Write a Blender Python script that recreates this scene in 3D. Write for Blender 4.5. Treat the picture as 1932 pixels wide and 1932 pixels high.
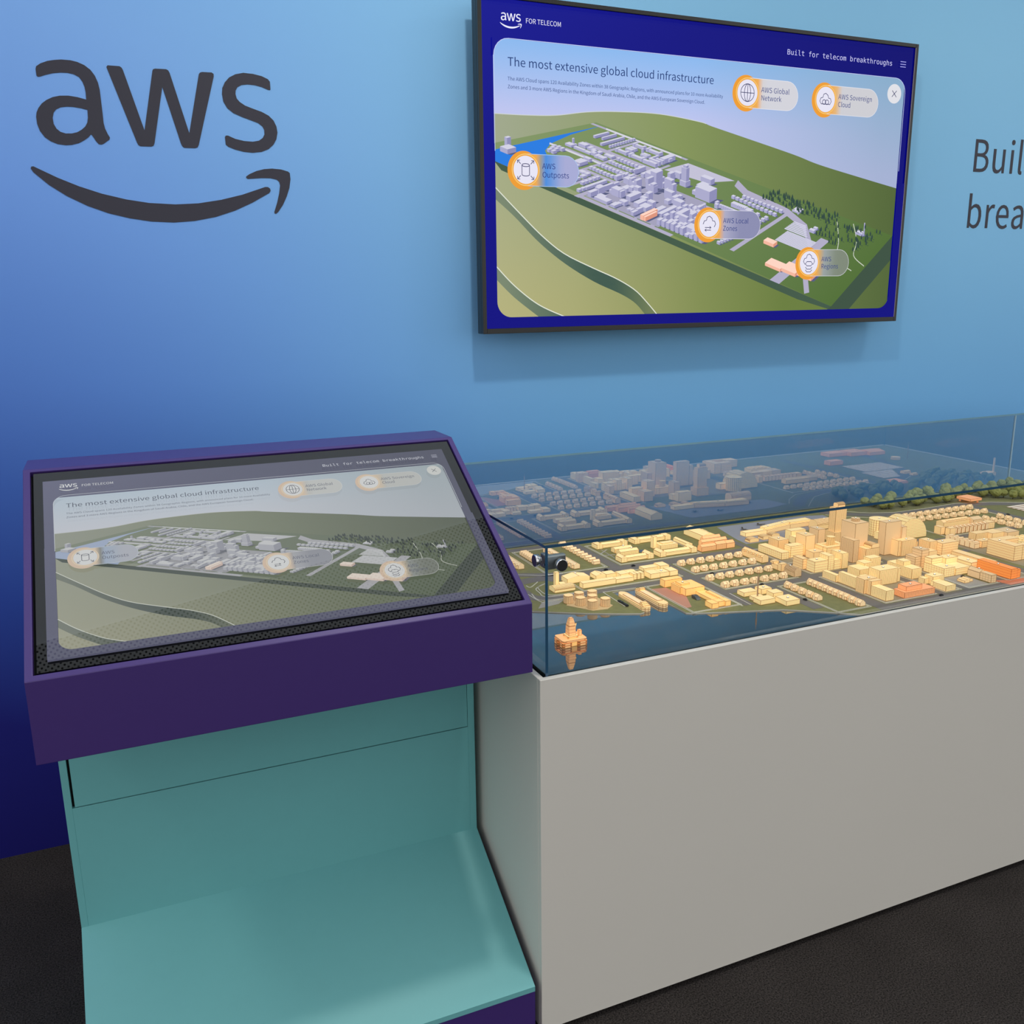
import bpy, math, random
import numpy as np
from mathutils import Vector, Matrix
from mathutils.geometry import tessellate_polygon

for o in list(bpy.data.objects):
    bpy.data.objects.remove(o)
SC = bpy.context.scene
COL = SC.collection

# ------------------------------------------------------------------ camera
cam_d = bpy.data.cameras.new('camera')
cam_d.sensor_fit = 'HORIZONTAL'
cam_d.sensor_width = 36.0
cam_d.lens = 36.0 * 1731.52 / 1932.0
cam_d.clip_start = 0.02
cam = bpy.data.objects.new('camera', cam_d)
COL.objects.link(cam)
YAW, PITCH, ROLL = 0.406751, 0.236439, -0.012658
_f = Vector((math.sin(YAW) * math.cos(PITCH), math.cos(YAW) * math.cos(PITCH), -math.sin(PITCH)))
_r = Vector((math.cos(YAW), -math.sin(YAW), 0))
_u = _r.cross(_f)
_r2 = math.cos(ROLL) * _r + math.sin(ROLL) * _u
_u2 = -math.sin(ROLL) * _r + math.cos(ROLL) * _u
_m = Matrix((_r2, _u2, -_f)).transposed().to_4x4()
_m.translation = Vector((0.0, -2.7815, 1.5978))
cam.matrix_world = _m
SC.camera = cam

# ------------------------------------------------------------------ world, lamps, exposure
W = bpy.data.worlds.new('hall')
SC.world = W
W.use_nodes = True
_bg = W.node_tree.nodes['Background']
_bg.inputs['Color'].default_value = (1.0, 0.99, 0.975, 1)
_bg.inputs['Strength'].default_value = WORLD_STRENGTH = 1.00

def area_lamp(name, loc, size, power, col=(1.0, 0.95, 0.87), spread=178):
    d = bpy.data.lights.new(name, 'AREA')
    d.shape = 'DISK'; d.size = size; d.energy = power; d.color = col
    d.spread = math.radians(spread)
    o = bpy.data.objects.new(name, d); o.location = loc
    COL.objects.link(o)
    return o
area_lamp('ceiling_spot', (0.95, -1.48, 3.42), 0.16, 20)
area_lamp('ceiling_spot', (-1.60, -1.48, 3.42), 0.50, 11)
area_lamp('ceiling_spot', (3.40, -1.48, 3.42), 0.50, 11)

SC.view_settings.view_transform = 'Standard'
SC.view_settings.look = 'None'
SC.view_settings.gamma = 1.0
SC.view_settings.use_curve_mapping = False
SC.view_settings.exposure = 0.0
SC.cycles.use_denoising = True
SC.cycles.max_bounces = 10
SC.cycles.transparent_max_bounces = 16
SC.cycles.sample_clamp_indirect = 4.0
SC.cycles.caustics_reflective = False
SC.cycles.caustics_refractive = False

# ------------------------------------------------------------------ colour and material helpers
def lin(c):
    return tuple(((v / 255.0) / 12.92 if v <= 10.3 else ((v / 255.0 + 0.055) / 1.055) ** 2.4) for v in c)

MATS = {}
def new_mat(name):
    m = bpy.data.materials.new(name); m.use_nodes = True
    nt = m.node_tree
    return m, nt, nt.nodes['Principled BSDF']

def node(nt, typ, **kw):
    n = nt.nodes.new(typ)
    for k, v in kw.items():
        setattr(n, k, v)
    return n

def mathn(nt, op, a, b=None, clamp=False):
    n = nt.nodes.new('ShaderNodeMath'); n.operation = op; n.use_clamp = clamp
    for i, v in enumerate((a, b)):
        if v is None: continue
        if hasattr(v, 'is_linked') or hasattr(v, 'links'):
            nt.links.new(v, n.inputs[i])
        else:
            n.inputs[i].default_value = v
    return n.outputs[0]

def plain(name, rgb, rough=0.5, metal=0.0, var=0.04, vscale=40.0, spec=0.5, bump=0.0, bscale=300.0, emit=0.0, coat=0.0):
    """procedural paint/plastic: base colour with a fine noise variation and optional bump"""
    if name in MATS: return MATS[name]
    m, nt, p = new_mat(name)
    c = rgb if max(rgb) <= 1.0 else lin(rgb)
    tc = node(nt, 'ShaderNodeTexCoord')
    nz = node(nt, 'ShaderNodeTexNoise'); nz.inputs['Scale'].default_value = vscale; nz.inputs['Detail'].default_value = 3
    nt.links.new(tc.outputs['Object'], nz.inputs['Vector'])
    mix = node(nt, 'ShaderNodeMix', data_type='RGBA')
    mix.inputs[6].default_value = tuple(v * (1 - var) for v in c) + (1,)
    mix.inputs[7].default_value = tuple(min(1, v * (1 + var)) for v in c) + (1,)
    nt.links.new(nz.outputs['Fac'], mix.inputs[0])
    nt.links.new(mix.outputs[2], p.inputs['Base Color'])
    p.inputs['Roughness'].default_value = rough
    p.inputs['Metallic'].default_value = metal
    p.inputs['Specular IOR Level'].default_value = spec
    p.inputs['Coat Weight'].default_value = coat
    if bump:
        n2 = node(nt, 'ShaderNodeTexNoise'); n2.inputs['Scale'].default_value = bscale
        nt.links.new(tc.outputs['Object'], n2.inputs['Vector'])
        b = node(nt, 'ShaderNodeBump'); b.inputs['Strength'].default_value = bump; b.inputs['Distance'].default_value = 0.002
        nt.links.new(n2.outputs['Fac'], b.inputs['Height']); nt.links.new(b.outputs['Normal'], p.inputs['Normal'])
    if emit:
        nt.links.new(mix.outputs[2], p.inputs['Emission Color'])
        p.inputs['Emission Strength'].default_value = emit
    MATS[name] = m
    return m

# ------------------------------------------------------------------ mesh helpers
class MB:
    """collects faces (any planar polygon) with a per-face rectangle parametrisation for edge lines and windows"""
    def __init__(s):
        s.v = []; s.f = []; s.m = []; s.smooth = []
    def face(s, pts, mat=0, smooth=False):
        i = len(s.v); s.v += [tuple(p) for p in pts]; s.f.append(tuple(range(i, i + len(pts)))); s.m.append(mat); s.smooth.append(smooth)
    def box(s, x0, x1, y0, y1, z0, z1, mat=0, top=None, skip=''):
        P = lambda x, y, z: (x, y, z)
        if 'f' not in skip: s.face([P(x0,y0,z0),P(x1,y0,z0),P(x1,y0,z1),P(x0,y0,z1)], mat)
        if 'b' not in skip: s.face([P(x1,y1,z0),P(x0,y1,z0),P(x0,y1,z1),P(x1,y1,z1)], mat)
        if 'l' not in skip: s.face([P(x0,y1,z0),P(x0,y0,z0),P(x0,y0,z1),P(x0,y1,z1)], mat)
        if 'r' not in skip: s.face([P(x1,y0,z0),P(x1,y1,z0),P(x1,y1,z1),P(x1,y0,z1)], mat)
        if 't' not in skip: s.face([P(x0,y0,z1),P(x1,y0,z1),P(x1,y1,z1),P(x0,y1,z1)], mat if top is None else top)
        if 'd' not in skip: s.face([P(x0,y1,z0),P(x1,y1,z0),P(x1,y0,z0),P(x0,y0,z0)], mat)
        return s
    def prism(s, poly, z0, z1, mat=0, top=None, smooth=False):
        n = len(poly)
        for i in range(n):
            a, b = poly[i], poly[(i + 1) % n]
            s.face([(a[0],a[1],z0),(b[0],b[1],z0),(b[0],b[1],z1),(a[0],a[1],z1)], mat, smooth)
        s.face([(p[0],p[1],z1) for p in poly], mat if top is None else top)
        s.face([(p[0],p[1],z0) for p in reversed(poly)], mat)
        return s
    def extrude(s, prof, axis, a0, a1, mat=0, smooth=False):
        """profile of (h,z) pairs, counter-clockwise seen from the -axis side, extruded along axis 'x' or 'y'"""
        def P(p, a): return (a, p[0], p[1]) if axis == 'x' else (p[0], a, p[1])
        n = len(prof)
        pr = prof if axis == 'y' else list(reversed(prof))
        for i in range(n):
            a, b = pr[i], pr[(i + 1) % n]
            s.face([P(a,a0),P(b,a0),P(b,a1),P(a,a1)][::-1] if axis == 'y' else [P(a,a0),P(b,a0),P(b,a1),P(a,a1)][::-1], mat, smooth)
        s.face([P(p,a0) for p in pr], mat); s.face([P(p,a1) for p in reversed(pr)], mat)
        return s
    def cyl(s, cx, cy, z0, z1, r, n=24, r2=None, mat=0, top=None):
        r2 = r if r2 is None else r2
        A = [(math.cos(2*math.pi*i/n), math.sin(2*math.pi*i/n)) for i in range(n)]
        for i in range(n):
            a, b = A[i], A[(i+1) % n]
            s.face([(cx+r*a[0],cy+r*a[1],z0),(cx+r*b[0],cy+r*b[1],z0),(cx+r2*b[0],cy+r2*b[1],z1),(cx+r2*a[0],cy+r2*a[1],z1)], mat, True)
        s.face([(cx+r2*a[0],cy+r2*a[1],z1) for a in A], mat if top is None else top)
        s.face([(cx+r*a[0],cy+r*a[1],z0) for a in reversed(A)], mat)
        return s
    def build(s, name, mats, parent=None, loc=None, weld=False, uv=False):
        me = bpy.data.meshes.new(name)
        me.from_pydata(s.v, [], s.f)
        for m in (mats if isinstance(mats, (list, tuple)) else [mats]):
            me.materials.append(m)
        me.polygons.foreach_set('material_index', s.m)
        me.polygons.foreach_set('use_smooth', s.smooth)
        if uv:
            u1 = me.uv_layers.new(name='fuv'); u2 = me.uv_layers.new(name='fsz')
            for p in me.polygons:
                n = p.normal
                if abs(n.z) > 0.75: ux, vx = Vector((1,0,0)), Vector((0,1,0))
                else:
                    ux = Vector((-n.y, n.x, 0)).normalized(); vx = n.cross(ux)
                co = [me.vertices[i].co for i in p.vertices]
                us = [c.dot(ux) for c in co]; vs = [c.dot(vx) for c in co]
                w, h = max(us) - min(us), max(vs) - min(vs)
                for li, a, b in zip(p.loop_indices, us, vs):
                    u1.data[li].uv = (a - min(us), b - min(vs)); u2.data[li].uv = (w, h)
        if weld:
            import bmesh
            bm = bmesh.new(); bm.from_mesh(me); bmesh.ops.remove_doubles(bm, verts=bm.verts, dist=1e-6); bm.to_mesh(me); bm.free()
        me.update()
        return link(name, me, parent, loc)

def link(name, me, parent=None, loc=None):
    o = bpy.data.objects.new(name, me); COL.objects.link(o)
    if parent is not None: o.parent = parent
    if loc is not None: o.location = loc
    return o

def tag(o, label=None, cat=None, group=None, kind=None):
    if label:
        if len(label.split()) > 16: label = label.replace(' model', '').replace('small ', '').replace('tiny ', '')
        o['label'] = label
    if cat: o['category'] = cat
    if group: o['group'] = group
    if kind: o['kind'] = kind
    return o

def thing(name, label, cat, loc=(0, 0, 0), group=None):
    o = bpy.data.objects.new(name, None); o.empty_display_size = 0.02
    COL.objects.link(o); o.location = loc
    return tag(o, label, cat, group)

def bevel(o, w, seg=2):
    b = o.modifiers.new('bevel', 'BEVEL'); b.width = w; b.segments = seg; b.limit_method = 'ANGLE'
    return o

def _inside(p, l):
    r = False; n = len(l)
    for i in range(n):
        a, b = l[i], l[(i + 1) % n]
        if (a[1] > p[1]) != (b[1] > p[1]) and p[0] < (b[0] - a[0]) * (p[1] - a[1]) / (b[1] - a[1]) + a[0]: r = not r
    return r

def fill2d(loops):
    """triangles of a flat shape made of outlines and holes; loops of (x,y)"""
    depth = [sum(_inside(l[0], q) for q in loops if q is not l) for l in loops]
    vs = []; out = []
    off = []
    for l in loops:
        off.append(len(vs)); vs += list(l)
    for i, l in enumerate(loops):
        if depth[i] % 2: continue
        grp = [i] + [j for j in range(len(loops)) if depth[j] == depth[i] + 1 and _inside(loops[j][0], l)]
        idx = [off[g] + k for g in grp for k in range(len(loops[g]))]
        for t in tessellate_polygon([[Vector((p[0], p[1], 0)) for p in loops[g]] for g in grp]):
            a, b, c = (idx[q] for q in t)
            ar = (vs[b][0]-vs[a][0])*(vs[c][1]-vs[a][1]) - (vs[c][0]-vs[a][0])*(vs[b][1]-vs[a][1])
            out.append((a, b, c) if ar > 0 else (a, c, b))
    return vs, out

def pairs(l):
    return [(l[i], l[i + 1]) for i in range(0, len(l), 2)]

BACK_REFLECT = 0.36
EMIT = 0.66
# outlines of the wall logo, 0.1 mm on the wall (x, z), and of the glyphs used in the writing
LOGO = {'a':[[-932,21634,-828,21708,-660,21778,-495,21815,-332,21836,-130,21835,30,21807,187,21744,320,21642,409,21511,466,21347,490,21180,493,20969,495,20757,497,20544,496,20373,516,20245,562,20119,611,20026,597,19974,441,19862,379,19838,321,19848,269,19915,213,20015,166,20086,99,20009,-14,19927,-147,19852,-319,19801,-465,19786,-648,19803,-804,19863,-935,19958,-1027,20101,-1072,20266,-1076,20433,-1055,20538,-1002,20645,-908,20763,-789,20854,-639,20930,-472,20974,-267,20988,-64,20967,142,20921,148,21094,137,21219,101,21342,31,21450,-85,21508,-225,21531,-388,21527,-573,21497,-739,21448,-873,21397,-925,21389,-951,21412,-952,21567],[143,20672,-11,20705,-194,20724,-338,20723,-483,20698,-592,20641,-658,20562,-697,20434,-690,20287,-637,20176,-552,20104,-432,20072,-288,20080,-159,20116,-48,20182,44,20263,105,20360,134,20481]],'w':[[709,21742,739,21782,1024,21783,1072,21753,1100,21696,1482,20244,1823,21733,1845,21773,1898,21790,2165,21797,2219,21771,2249,21709,2612,20232,2989,21733,3019,21774,3075,21795,3324,21801,3372,21769,3371,21704,2831,19943,2798,19883,2732,19858,2451,19854,2409,19883,2378,19944,2031,21353,1701,19935,1673,19872,1613,19847,1341,19843,1292,19872,1264,19936]],'s':[[4858,21474,4833,21459,4772,21473,4624,21526,4438,21562,4250,21567,4085,21542,3973,21477,3919,21389,3907,21299,3931,21189,4004,21105,4138,21023,4344,20955,4576,20887,4761,20798,4887,20678,4953,20526,4971,20366,4929,20193,4842,20050,4697,19924,4498,19841,4257,19807,4020,19820,3788,19869,3606,19934,3545,19985,3537,20180,3564,20221,3620,20224,3810,20148,4042,20104,4279,20097,4448,20133,4554,20207,4609,20301,4613,20416,4572,20505,4459,20590,4273,20648,4044,20721,3817,20807,3663,20923,3571,21086,3550,21276,3572,21432,3648,21578,3774,21711,3943,21802,4156,21853,4412,21845,4645,21805,4806,21740,4858,21677]],'smile':[[-1350,19186,-1333,19229,-1283,19240,-1226,19212,-744,18977,-267,18784,265,18615,855,18484,1419,18408,2090,18387,2689,18429,3303,18537,3883,18687,4526,18911,4599,18913,4659,18873,4670,18812,4631,18754,4156,18488,3659,18260,3124,18081,2555,17964,2001,17913,1417,17931,893,18004,384,18120,-110,18296,-587,18534,-971,18792,-1301,19094]],'arrow':[[4024,19138,4026,19175,4117,19238,4316,19329,4537,19388,4757,19410,5000,19396,5193,19347,5239,19306,5248,19141,5202,18903,5106,18663,4992,18446,4845,18247,4777,18193,4734,18207,4737,18254,4828,18490,4905,18752,4945,18966,4927,19060,4858,19119,4689,19151,4447,19147,4069,19111]]}
SANS = {',':(273,[[74,-186,133,-152,178,-105,207,-48,217,19,211,63,197,96,173,116,141,124,115,119,94,107,79,87,74,61,79,34,93,15,114,2,139,-2,143,-43,123,-79,93,-110,52,-133]]),'.':(273,[[136,-13,161,-8,182,6,196,27,201,55,196,83,182,105,161,119,136,124,111,119,90,105,77,83,72,55,77,27,90,6,111,-8]]),'0':(544,[[273,-13,365,10,435,80,480,197,496,362,480,525,435,640,365,709,273,731,180,709,109,640,65,525,49,362,65,197,109,80,180,10],[273,60,217,77,173,132,145,226,135,362,145,497,173,590,217,644,273,661,328,644,372,590,400,497,410,362,400,226,372,132,328,77]]),'1':(544,[[86,0,480,0,480,75,336,75,336,719,268,719,237,703,202,689,163,677,119,668,119,611,247,611,247,75,86,75]]),'2':(544,[[43,0,495,0,495,77,296,77,268,77,238,75,207,73,178,71,294,188,383,301,440,412,461,521,446,607,404,674,338,716,251,731,188,724,133,703,84,670,39,626,91,575,123,609,159,635,198,653,240,659,299,648,340,619,364,574,373,517,353,420,292,312,190,191,43,53]]),'3':(544,[[258,-13,348,1,422,42,471,106,489,192,477,260,445,313,397,351,337,375,389,405,430,443,456,492,465,552,449,628,405,684,339,719,255,731,196,725,144,707,97,680,55,646,103,589,135,617,171,639,210,654,252,659,303,651,341,628,365,592,374,545,363,491,330,447,268,418,175,408,175,339,280,329,349,300,387,254,398,195,387,140,357,98,311,71,252,62,196,69,149,87,109,113,75,144,28,86,68,49,119,17,181,-5]]),'8':(544,[[275,-13,366,2,437,41,483,100,499,173,489,239,462,291,424,331,378,362,411,397,442,438,465,486,474,540,460,616,421,676,359,715,276,729,199,716,136,679,94,621,79,547,87,494,108,450,139,412,176,381,128,345,86,301,56,245,45,178,62,102,110,41,182,2],[324,390,262,417,210,449,174,491,161,547,169,595,193,631,229,654,275,663,327,653,365,626,389,585,397,535,392,496,378,459,355,424],[275,54,216,64,168,91,136,133,125,186,132,235,152,279,184,318,224,349,296,318,357,283,398,238,414,175,404,126,376,88,332,63]]),'A':(596,[[4,0,95,0,165,220,427,220,496,0,592,0,348,719,247,719],[187,291,223,402,241,462,259,522,277,583,294,645,316,583,333,523,351,463,371,402,405,291]]),'B':(644,[[99,0,327,0,438,13,524,52,580,118,600,211,589,277,559,327,513,362,454,382,499,411,532,446,552,492,559,543,541,624,490,678,412,709,312,719,99,719],[189,414,189,647,300,647,374,641,427,621,459,585,470,531,460,482,429,445,375,422,296,414],[189,73,189,343,315,343,399,335,460,312,498,272,511,214,498,151,459,107,397,81,315,73]]),'C':(625,[[370,-13,435,-6,494,14,545,46,590,90,540,148,504,114,465,88,422,72,374,67,281,87,210,146,166,239,150,362,166,483,212,574,284,632,376,652,420,647,459,633,493,612,524,584,573,643,537,676,491,705,437,724,375,731,249,706,148,632,81,515,57,359,80,202,146,86,245,13]]),'E':(577,[[99,0,524,0,524,77,189,77,189,339,462,339,462,417,189,417,189,642,513,642,513,719,99,719]]),'F':(541,[[99,0,189,0,189,323,464,323,464,399,189,399,189,642,513,642,513,719,99,719]]),'G':(675,[[381,-13,450,-6,511,11,562,37,603,71,603,373,367,373,367,297,520,297,520,109,495,91,463,78,428,70,390,67,288,87,212,146,166,239,150,362,167,483,215,574,291,632,389,652,439,647,480,632,515,611,544,584,593,643,558,675,512,703,455,724,386,731,255,706,150,632,82,515,57,359,81,202,148,86,251,13]]),'K':(633,[[99,0,189,0,189,227,313,375,528,0,629,0,370,446,595,719,492,719,191,358,189,719,99,719]]),'L':(532,[[99,0,504,0,504,77,189,77,189,719,99,719]]),'M':(796,[[99,0,180,0,180,398,179,448,177,504,173,559,169,610,230,446,367,73,427,73,563,446,621,610,621,559,617,504,614,448,613,398,613,0,697,0,697,719,588,719,451,334,439,297,427,260,414,222,401,184,384,222,371,260,359,297,345,334,208,719,99,719]]),'N':(709,[[99,0,184,0,184,377,183,434,180,491,177,547,174,602,255,454,517,0,610,0,610,719,524,719,524,345,525,288,528,230,532,173,536,118,454,266,191,719,99,719]]),'O':(727,[[364,-13,488,13,585,88,648,206,671,362,648,517,585,633,488,706,364,731,240,706,143,633,79,517,57,362,79,206,143,88,240,13],[364,67,276,88,208,147,165,240,150,362,165,483,208,574,276,632,364,652,452,632,519,574,562,483,577,362,562,240,519,147,452,88]]),'R':(623,[[189,377,189,645,310,645,385,638,439,617,473,577,484,518,473,456,439,412,385,386,310,377],[493,0,595,0,413,315,479,340,530,383,563,442,575,518,556,612,504,674,424,708,324,719,99,719,99,0,189,0,189,305,319,305]]),'S':(584,[[298,-13,399,3,476,47,525,111,542,191,531,261,499,314,452,353,394,383,292,427,250,446,211,470,183,503,173,548,182,591,209,624,252,645,307,652,354,647,397,634,436,613,471,585,518,643,476,679,425,707,369,725,307,731,216,717,145,678,97,618,80,541,94,472,128,420,176,383,226,357,329,312,377,289,415,264,441,231,450,183,440,136,410,99,363,75,299,67,244,73,191,91,143,119,101,156,47,93,98,49,157,16,224,-5]]),'T':(587,[[248,0,339,0,339,642,557,642,557,719,30,719,30,642,248,642]]),'W':(861,[[177,0,285,0,392,433,401,475,411,516,420,556,428,597,441,556,450,516,458,475,468,433,576,0,686,0,834,719,748,719,671,327,661,269,651,211,641,153,631,94,613,153,600,212,587,270,575,327,475,719,391,719,292,327,279,269,266,211,253,153,241,94,226,153,216,211,205,269,194,327,119,719,25,719]]),'Z':(591,[[49,0,545,0,545,77,161,77,540,665,540,719,83,719,83,642,428,642,49,55]]),'a':(552,[[213,-13,261,-7,306,10,349,34,389,64,400,0,474,0,474,327,463,417,430,486,373,531,289,546,227,540,170,523,121,501,80,476,115,415,149,436,187,454,229,467,275,472,328,460,362,430,379,387,384,337,238,312,136,272,77,215,58,138,70,74,102,27,151,-3],[238,60,201,64,171,79,151,105,144,144,156,191,197,229,271,258,384,277,384,129,347,99,311,77,275,64]]),'b':(606,[[325,-13,412,6,486,62,537,153,556,275,542,386,501,472,435,527,344,546,300,540,256,524,215,501,176,472,180,567,180,780,90,780,90,0,162,0,170,55,210,27,248,5,287,-8],[310,63,281,66,249,75,215,92,180,118,180,398,217,429,253,452,288,466,322,471,387,456,430,417,455,354,463,274,451,185,419,119,371,77]]),'c':(500,[[300,-13,347,-8,392,5,434,26,473,54,433,115,407,94,376,77,343,66,308,62,241,76,189,118,155,182,143,266,156,349,191,414,244,456,311,471,340,467,368,458,393,443,417,425,462,483,432,507,396,527,355,541,307,546,209,527,127,472,72,384,51,266,70,148,123,60,202,6]]),'d':(608,[[272,-13,318,-7,361,10,400,34,433,63,444,0,518,0,518,780,427,780,427,575,432,484,398,510,363,530,326,542,282,546,195,527,122,471,71,382,52,266,68,147,112,60,181,6],[291,63,229,77,183,117,154,181,144,267,156,350,189,414,238,456,298,471,331,468,363,458,395,440,427,415,427,135,394,103,361,81,327,67]]),'e':(543,[[306,-13,357,-9,403,3,444,20,480,41,449,101,419,83,387,70,353,62,316,59,246,72,192,109,155,168,139,245,498,245,501,268,502,296,488,399,447,478,380,528,289,546,201,527,125,471,71,383,51,266,71,148,125,61,206,6],[138,309,156,379,190,431,237,464,291,475,347,464,389,432,415,380,424,309]]),'f':(319,[[32,460,105,460,105,0,194,0,194,460,307,460,307,532,194,532,194,617,199,662,213,695,236,715,270,722,299,718,314,713,329,707,349,776,329,783,308,788,284,792,260,793,191,781,143,746,114,691,105,618,105,532,32,527]]),'g':(553,[[270,-245,381,-230,466,-190,520,-131,539,-61,527,-4,493,36,435,58,354,66,249,66,204,70,176,82,160,100,156,124,158,144,166,160,177,174,190,187,209,179,229,174,249,170,269,169,345,182,407,219,449,277,464,354,461,387,452,417,438,443,421,464,529,464,529,532,344,532,329,538,311,542,291,545,269,546,192,533,129,495,86,435,70,356,76,310,91,271,113,238,139,213,118,191,99,169,86,141,80,110,84,81,94,57,109,37,128,23,95,-8,70,-37,55,-69,50,-103,66,-164,111,-208,181,-236],[269,229,225,238,189,264,165,303,156,356,165,408,189,448,225,472,269,480,313,472,349,448,374,408,382,356,373,303,349,264,312,238],[282,-183,217,-177,169,-158,139,-129,128,-90,131,-67,141,-44,158,-21,182,0,200,-4,218,-6,235,-7,251,-8,343,-8,390,-11,424,-23,444,-44,451,-75,439,-116,405,-150,352,-174]]),'h':(595,[[90,0,180,0,180,386,218,422,252,447,287,463,325,468,371,459,402,434,421,390,426,325,426,0,516,0,516,337,506,427,476,492,426,532,353,546,302,539,256,520,215,491,176,457,180,567,180,780,90,780]]),'i':(270,[[90,0,180,0,180,532,90,532],[135,642,160,646,178,658,191,677,195,702,191,725,178,744,160,756,135,760,111,756,93,744,81,725,76,702,81,677,93,658,111,646]]),'k':(541,[[90,0,178,0,178,140,278,257,434,0,531,0,330,318,508,532,408,532,182,252,178,780,90,780]]),'l':(278,[[184,-13,201,-12,226,-8,224,64,209,62,188,71,182,82,180,100,180,780,90,780,90,106,96,55,112,18,141,-5]]),'m':(908,[[90,0,180,0,180,386,216,422,250,448,283,463,314,468,358,459,389,434,407,390,413,325,413,0,502,0,502,386,538,422,572,448,605,463,636,468,680,459,711,434,729,390,735,325,735,0,825,0,825,337,815,427,785,492,735,532,664,546,616,539,572,518,529,485,487,444,467,487,437,519,395,539,340,546,294,539,251,520,211,491,175,455,164,532,90,532]]),'n':(598,[[90,0,180,0,180,386,218,422,252,447,287,463,325,468,371,459,402,434,421,390,426,325,426,0,516,0,516,337,506,427,476,492,426,532,353,546,301,539,255,520,213,491,175,455,164,532,90,532]]),'o':(594,[[297,-13,391,6,469,60,523,148,543,266,523,384,469,472,391,527,297,546,204,527,125,472,71,384,51,266,71,148,125,60,204,6],[297,62,234,76,186,118,154,182,143,266,154,349,186,414,234,456,297,471,360,456,409,414,441,349,452,266,441,182,409,118,360,76]]),'p':(608,[[90,-225,180,-225,180,-44,177,49,214,22,251,3,288,-9,325,-13,412,6,486,62,537,153,556,275,542,386,501,472,435,527,344,546,298,540,254,523,213,499,175,471,164,532,90,532],[310,63,281,66,250,75,216,92,180,118,180,398,218,429,254,452,288,466,322,471,387,456,430,417,455,354,463,274,451,185,419,119,371,77]]),'r':(380,[[90,0,180,0,180,342,210,400,244,438,279,459,314,466,342,463,366,457,382,534,370,540,356,544,342,545,325,546,282,538,242,516,206,481,175,435,164,532,90,532]]),'s':(459,[[229,-13,313,0,373,34,410,84,423,145,408,209,371,253,319,283,261,307,218,324,181,343,156,367,146,399,152,429,170,454,201,470,245,476,279,473,309,463,338,448,366,429,409,485,375,509,336,528,292,541,244,546,166,534,109,502,73,454,61,395,75,336,110,294,160,264,216,241,259,224,299,203,327,176,337,140,331,108,311,81,279,63,232,57,187,61,147,74,110,95,75,121,31,61,73,32,121,8,174,-7]]),'t':(370,[[257,-13,282,-11,307,-7,332,0,356,7,338,75,324,69,309,64,293,61,277,60,239,67,213,87,199,119,195,162,195,460,340,460,340,532,195,532,195,682,121,682,111,532,26,527,26,460,106,460,106,165,114,92,139,36,186,0]]),'u':(595,[[246,-13,297,-6,342,14,383,44,422,83,431,0,506,0,506,532,417,532,417,155,380,114,346,86,311,70,273,65,227,73,196,98,178,142,173,206,173,532,82,532,82,195,92,105,122,40,173,1]]),'v':(511,[[205,0,310,0,498,532,410,532,309,229,297,190,284,151,272,111,260,73,243,111,231,151,218,190,206,229,106,532,13,532]]),'w':(786,[[175,0,278,0,354,285,364,323,373,362,381,400,390,440,404,401,413,362,422,325,431,287,508,0,617,0,761,532,675,532,597,225,589,187,581,150,573,113,565,76,550,113,541,150,532,187,523,225,439,532,352,532,269,225,259,187,250,150,242,113,233,76,220,113,213,150,205,187,197,225,118,532,26,532]]),'x':(488,[[15,0,109,0,180,125,194,149,207,173,221,196,234,220,254,196,269,173,283,149,297,125,375,0,474,0,298,269,460,532,367,532,301,416,289,393,277,371,266,349,254,326,236,349,222,371,209,393,197,416,125,532,28,532,190,277]]),'y':(511,[[99,-229,170,-215,224,-176,266,-118,298,-45,498,532,411,532,315,237,304,200,293,162,282,124,272,86,253,124,239,163,226,201,214,237,106,532,13,532,226,-1,215,-41,195,-87,169,-123,136,-147,95,-156,73,-153,54,-147,36,-219,50,-223,65,-227,81,-229]])}
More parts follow.
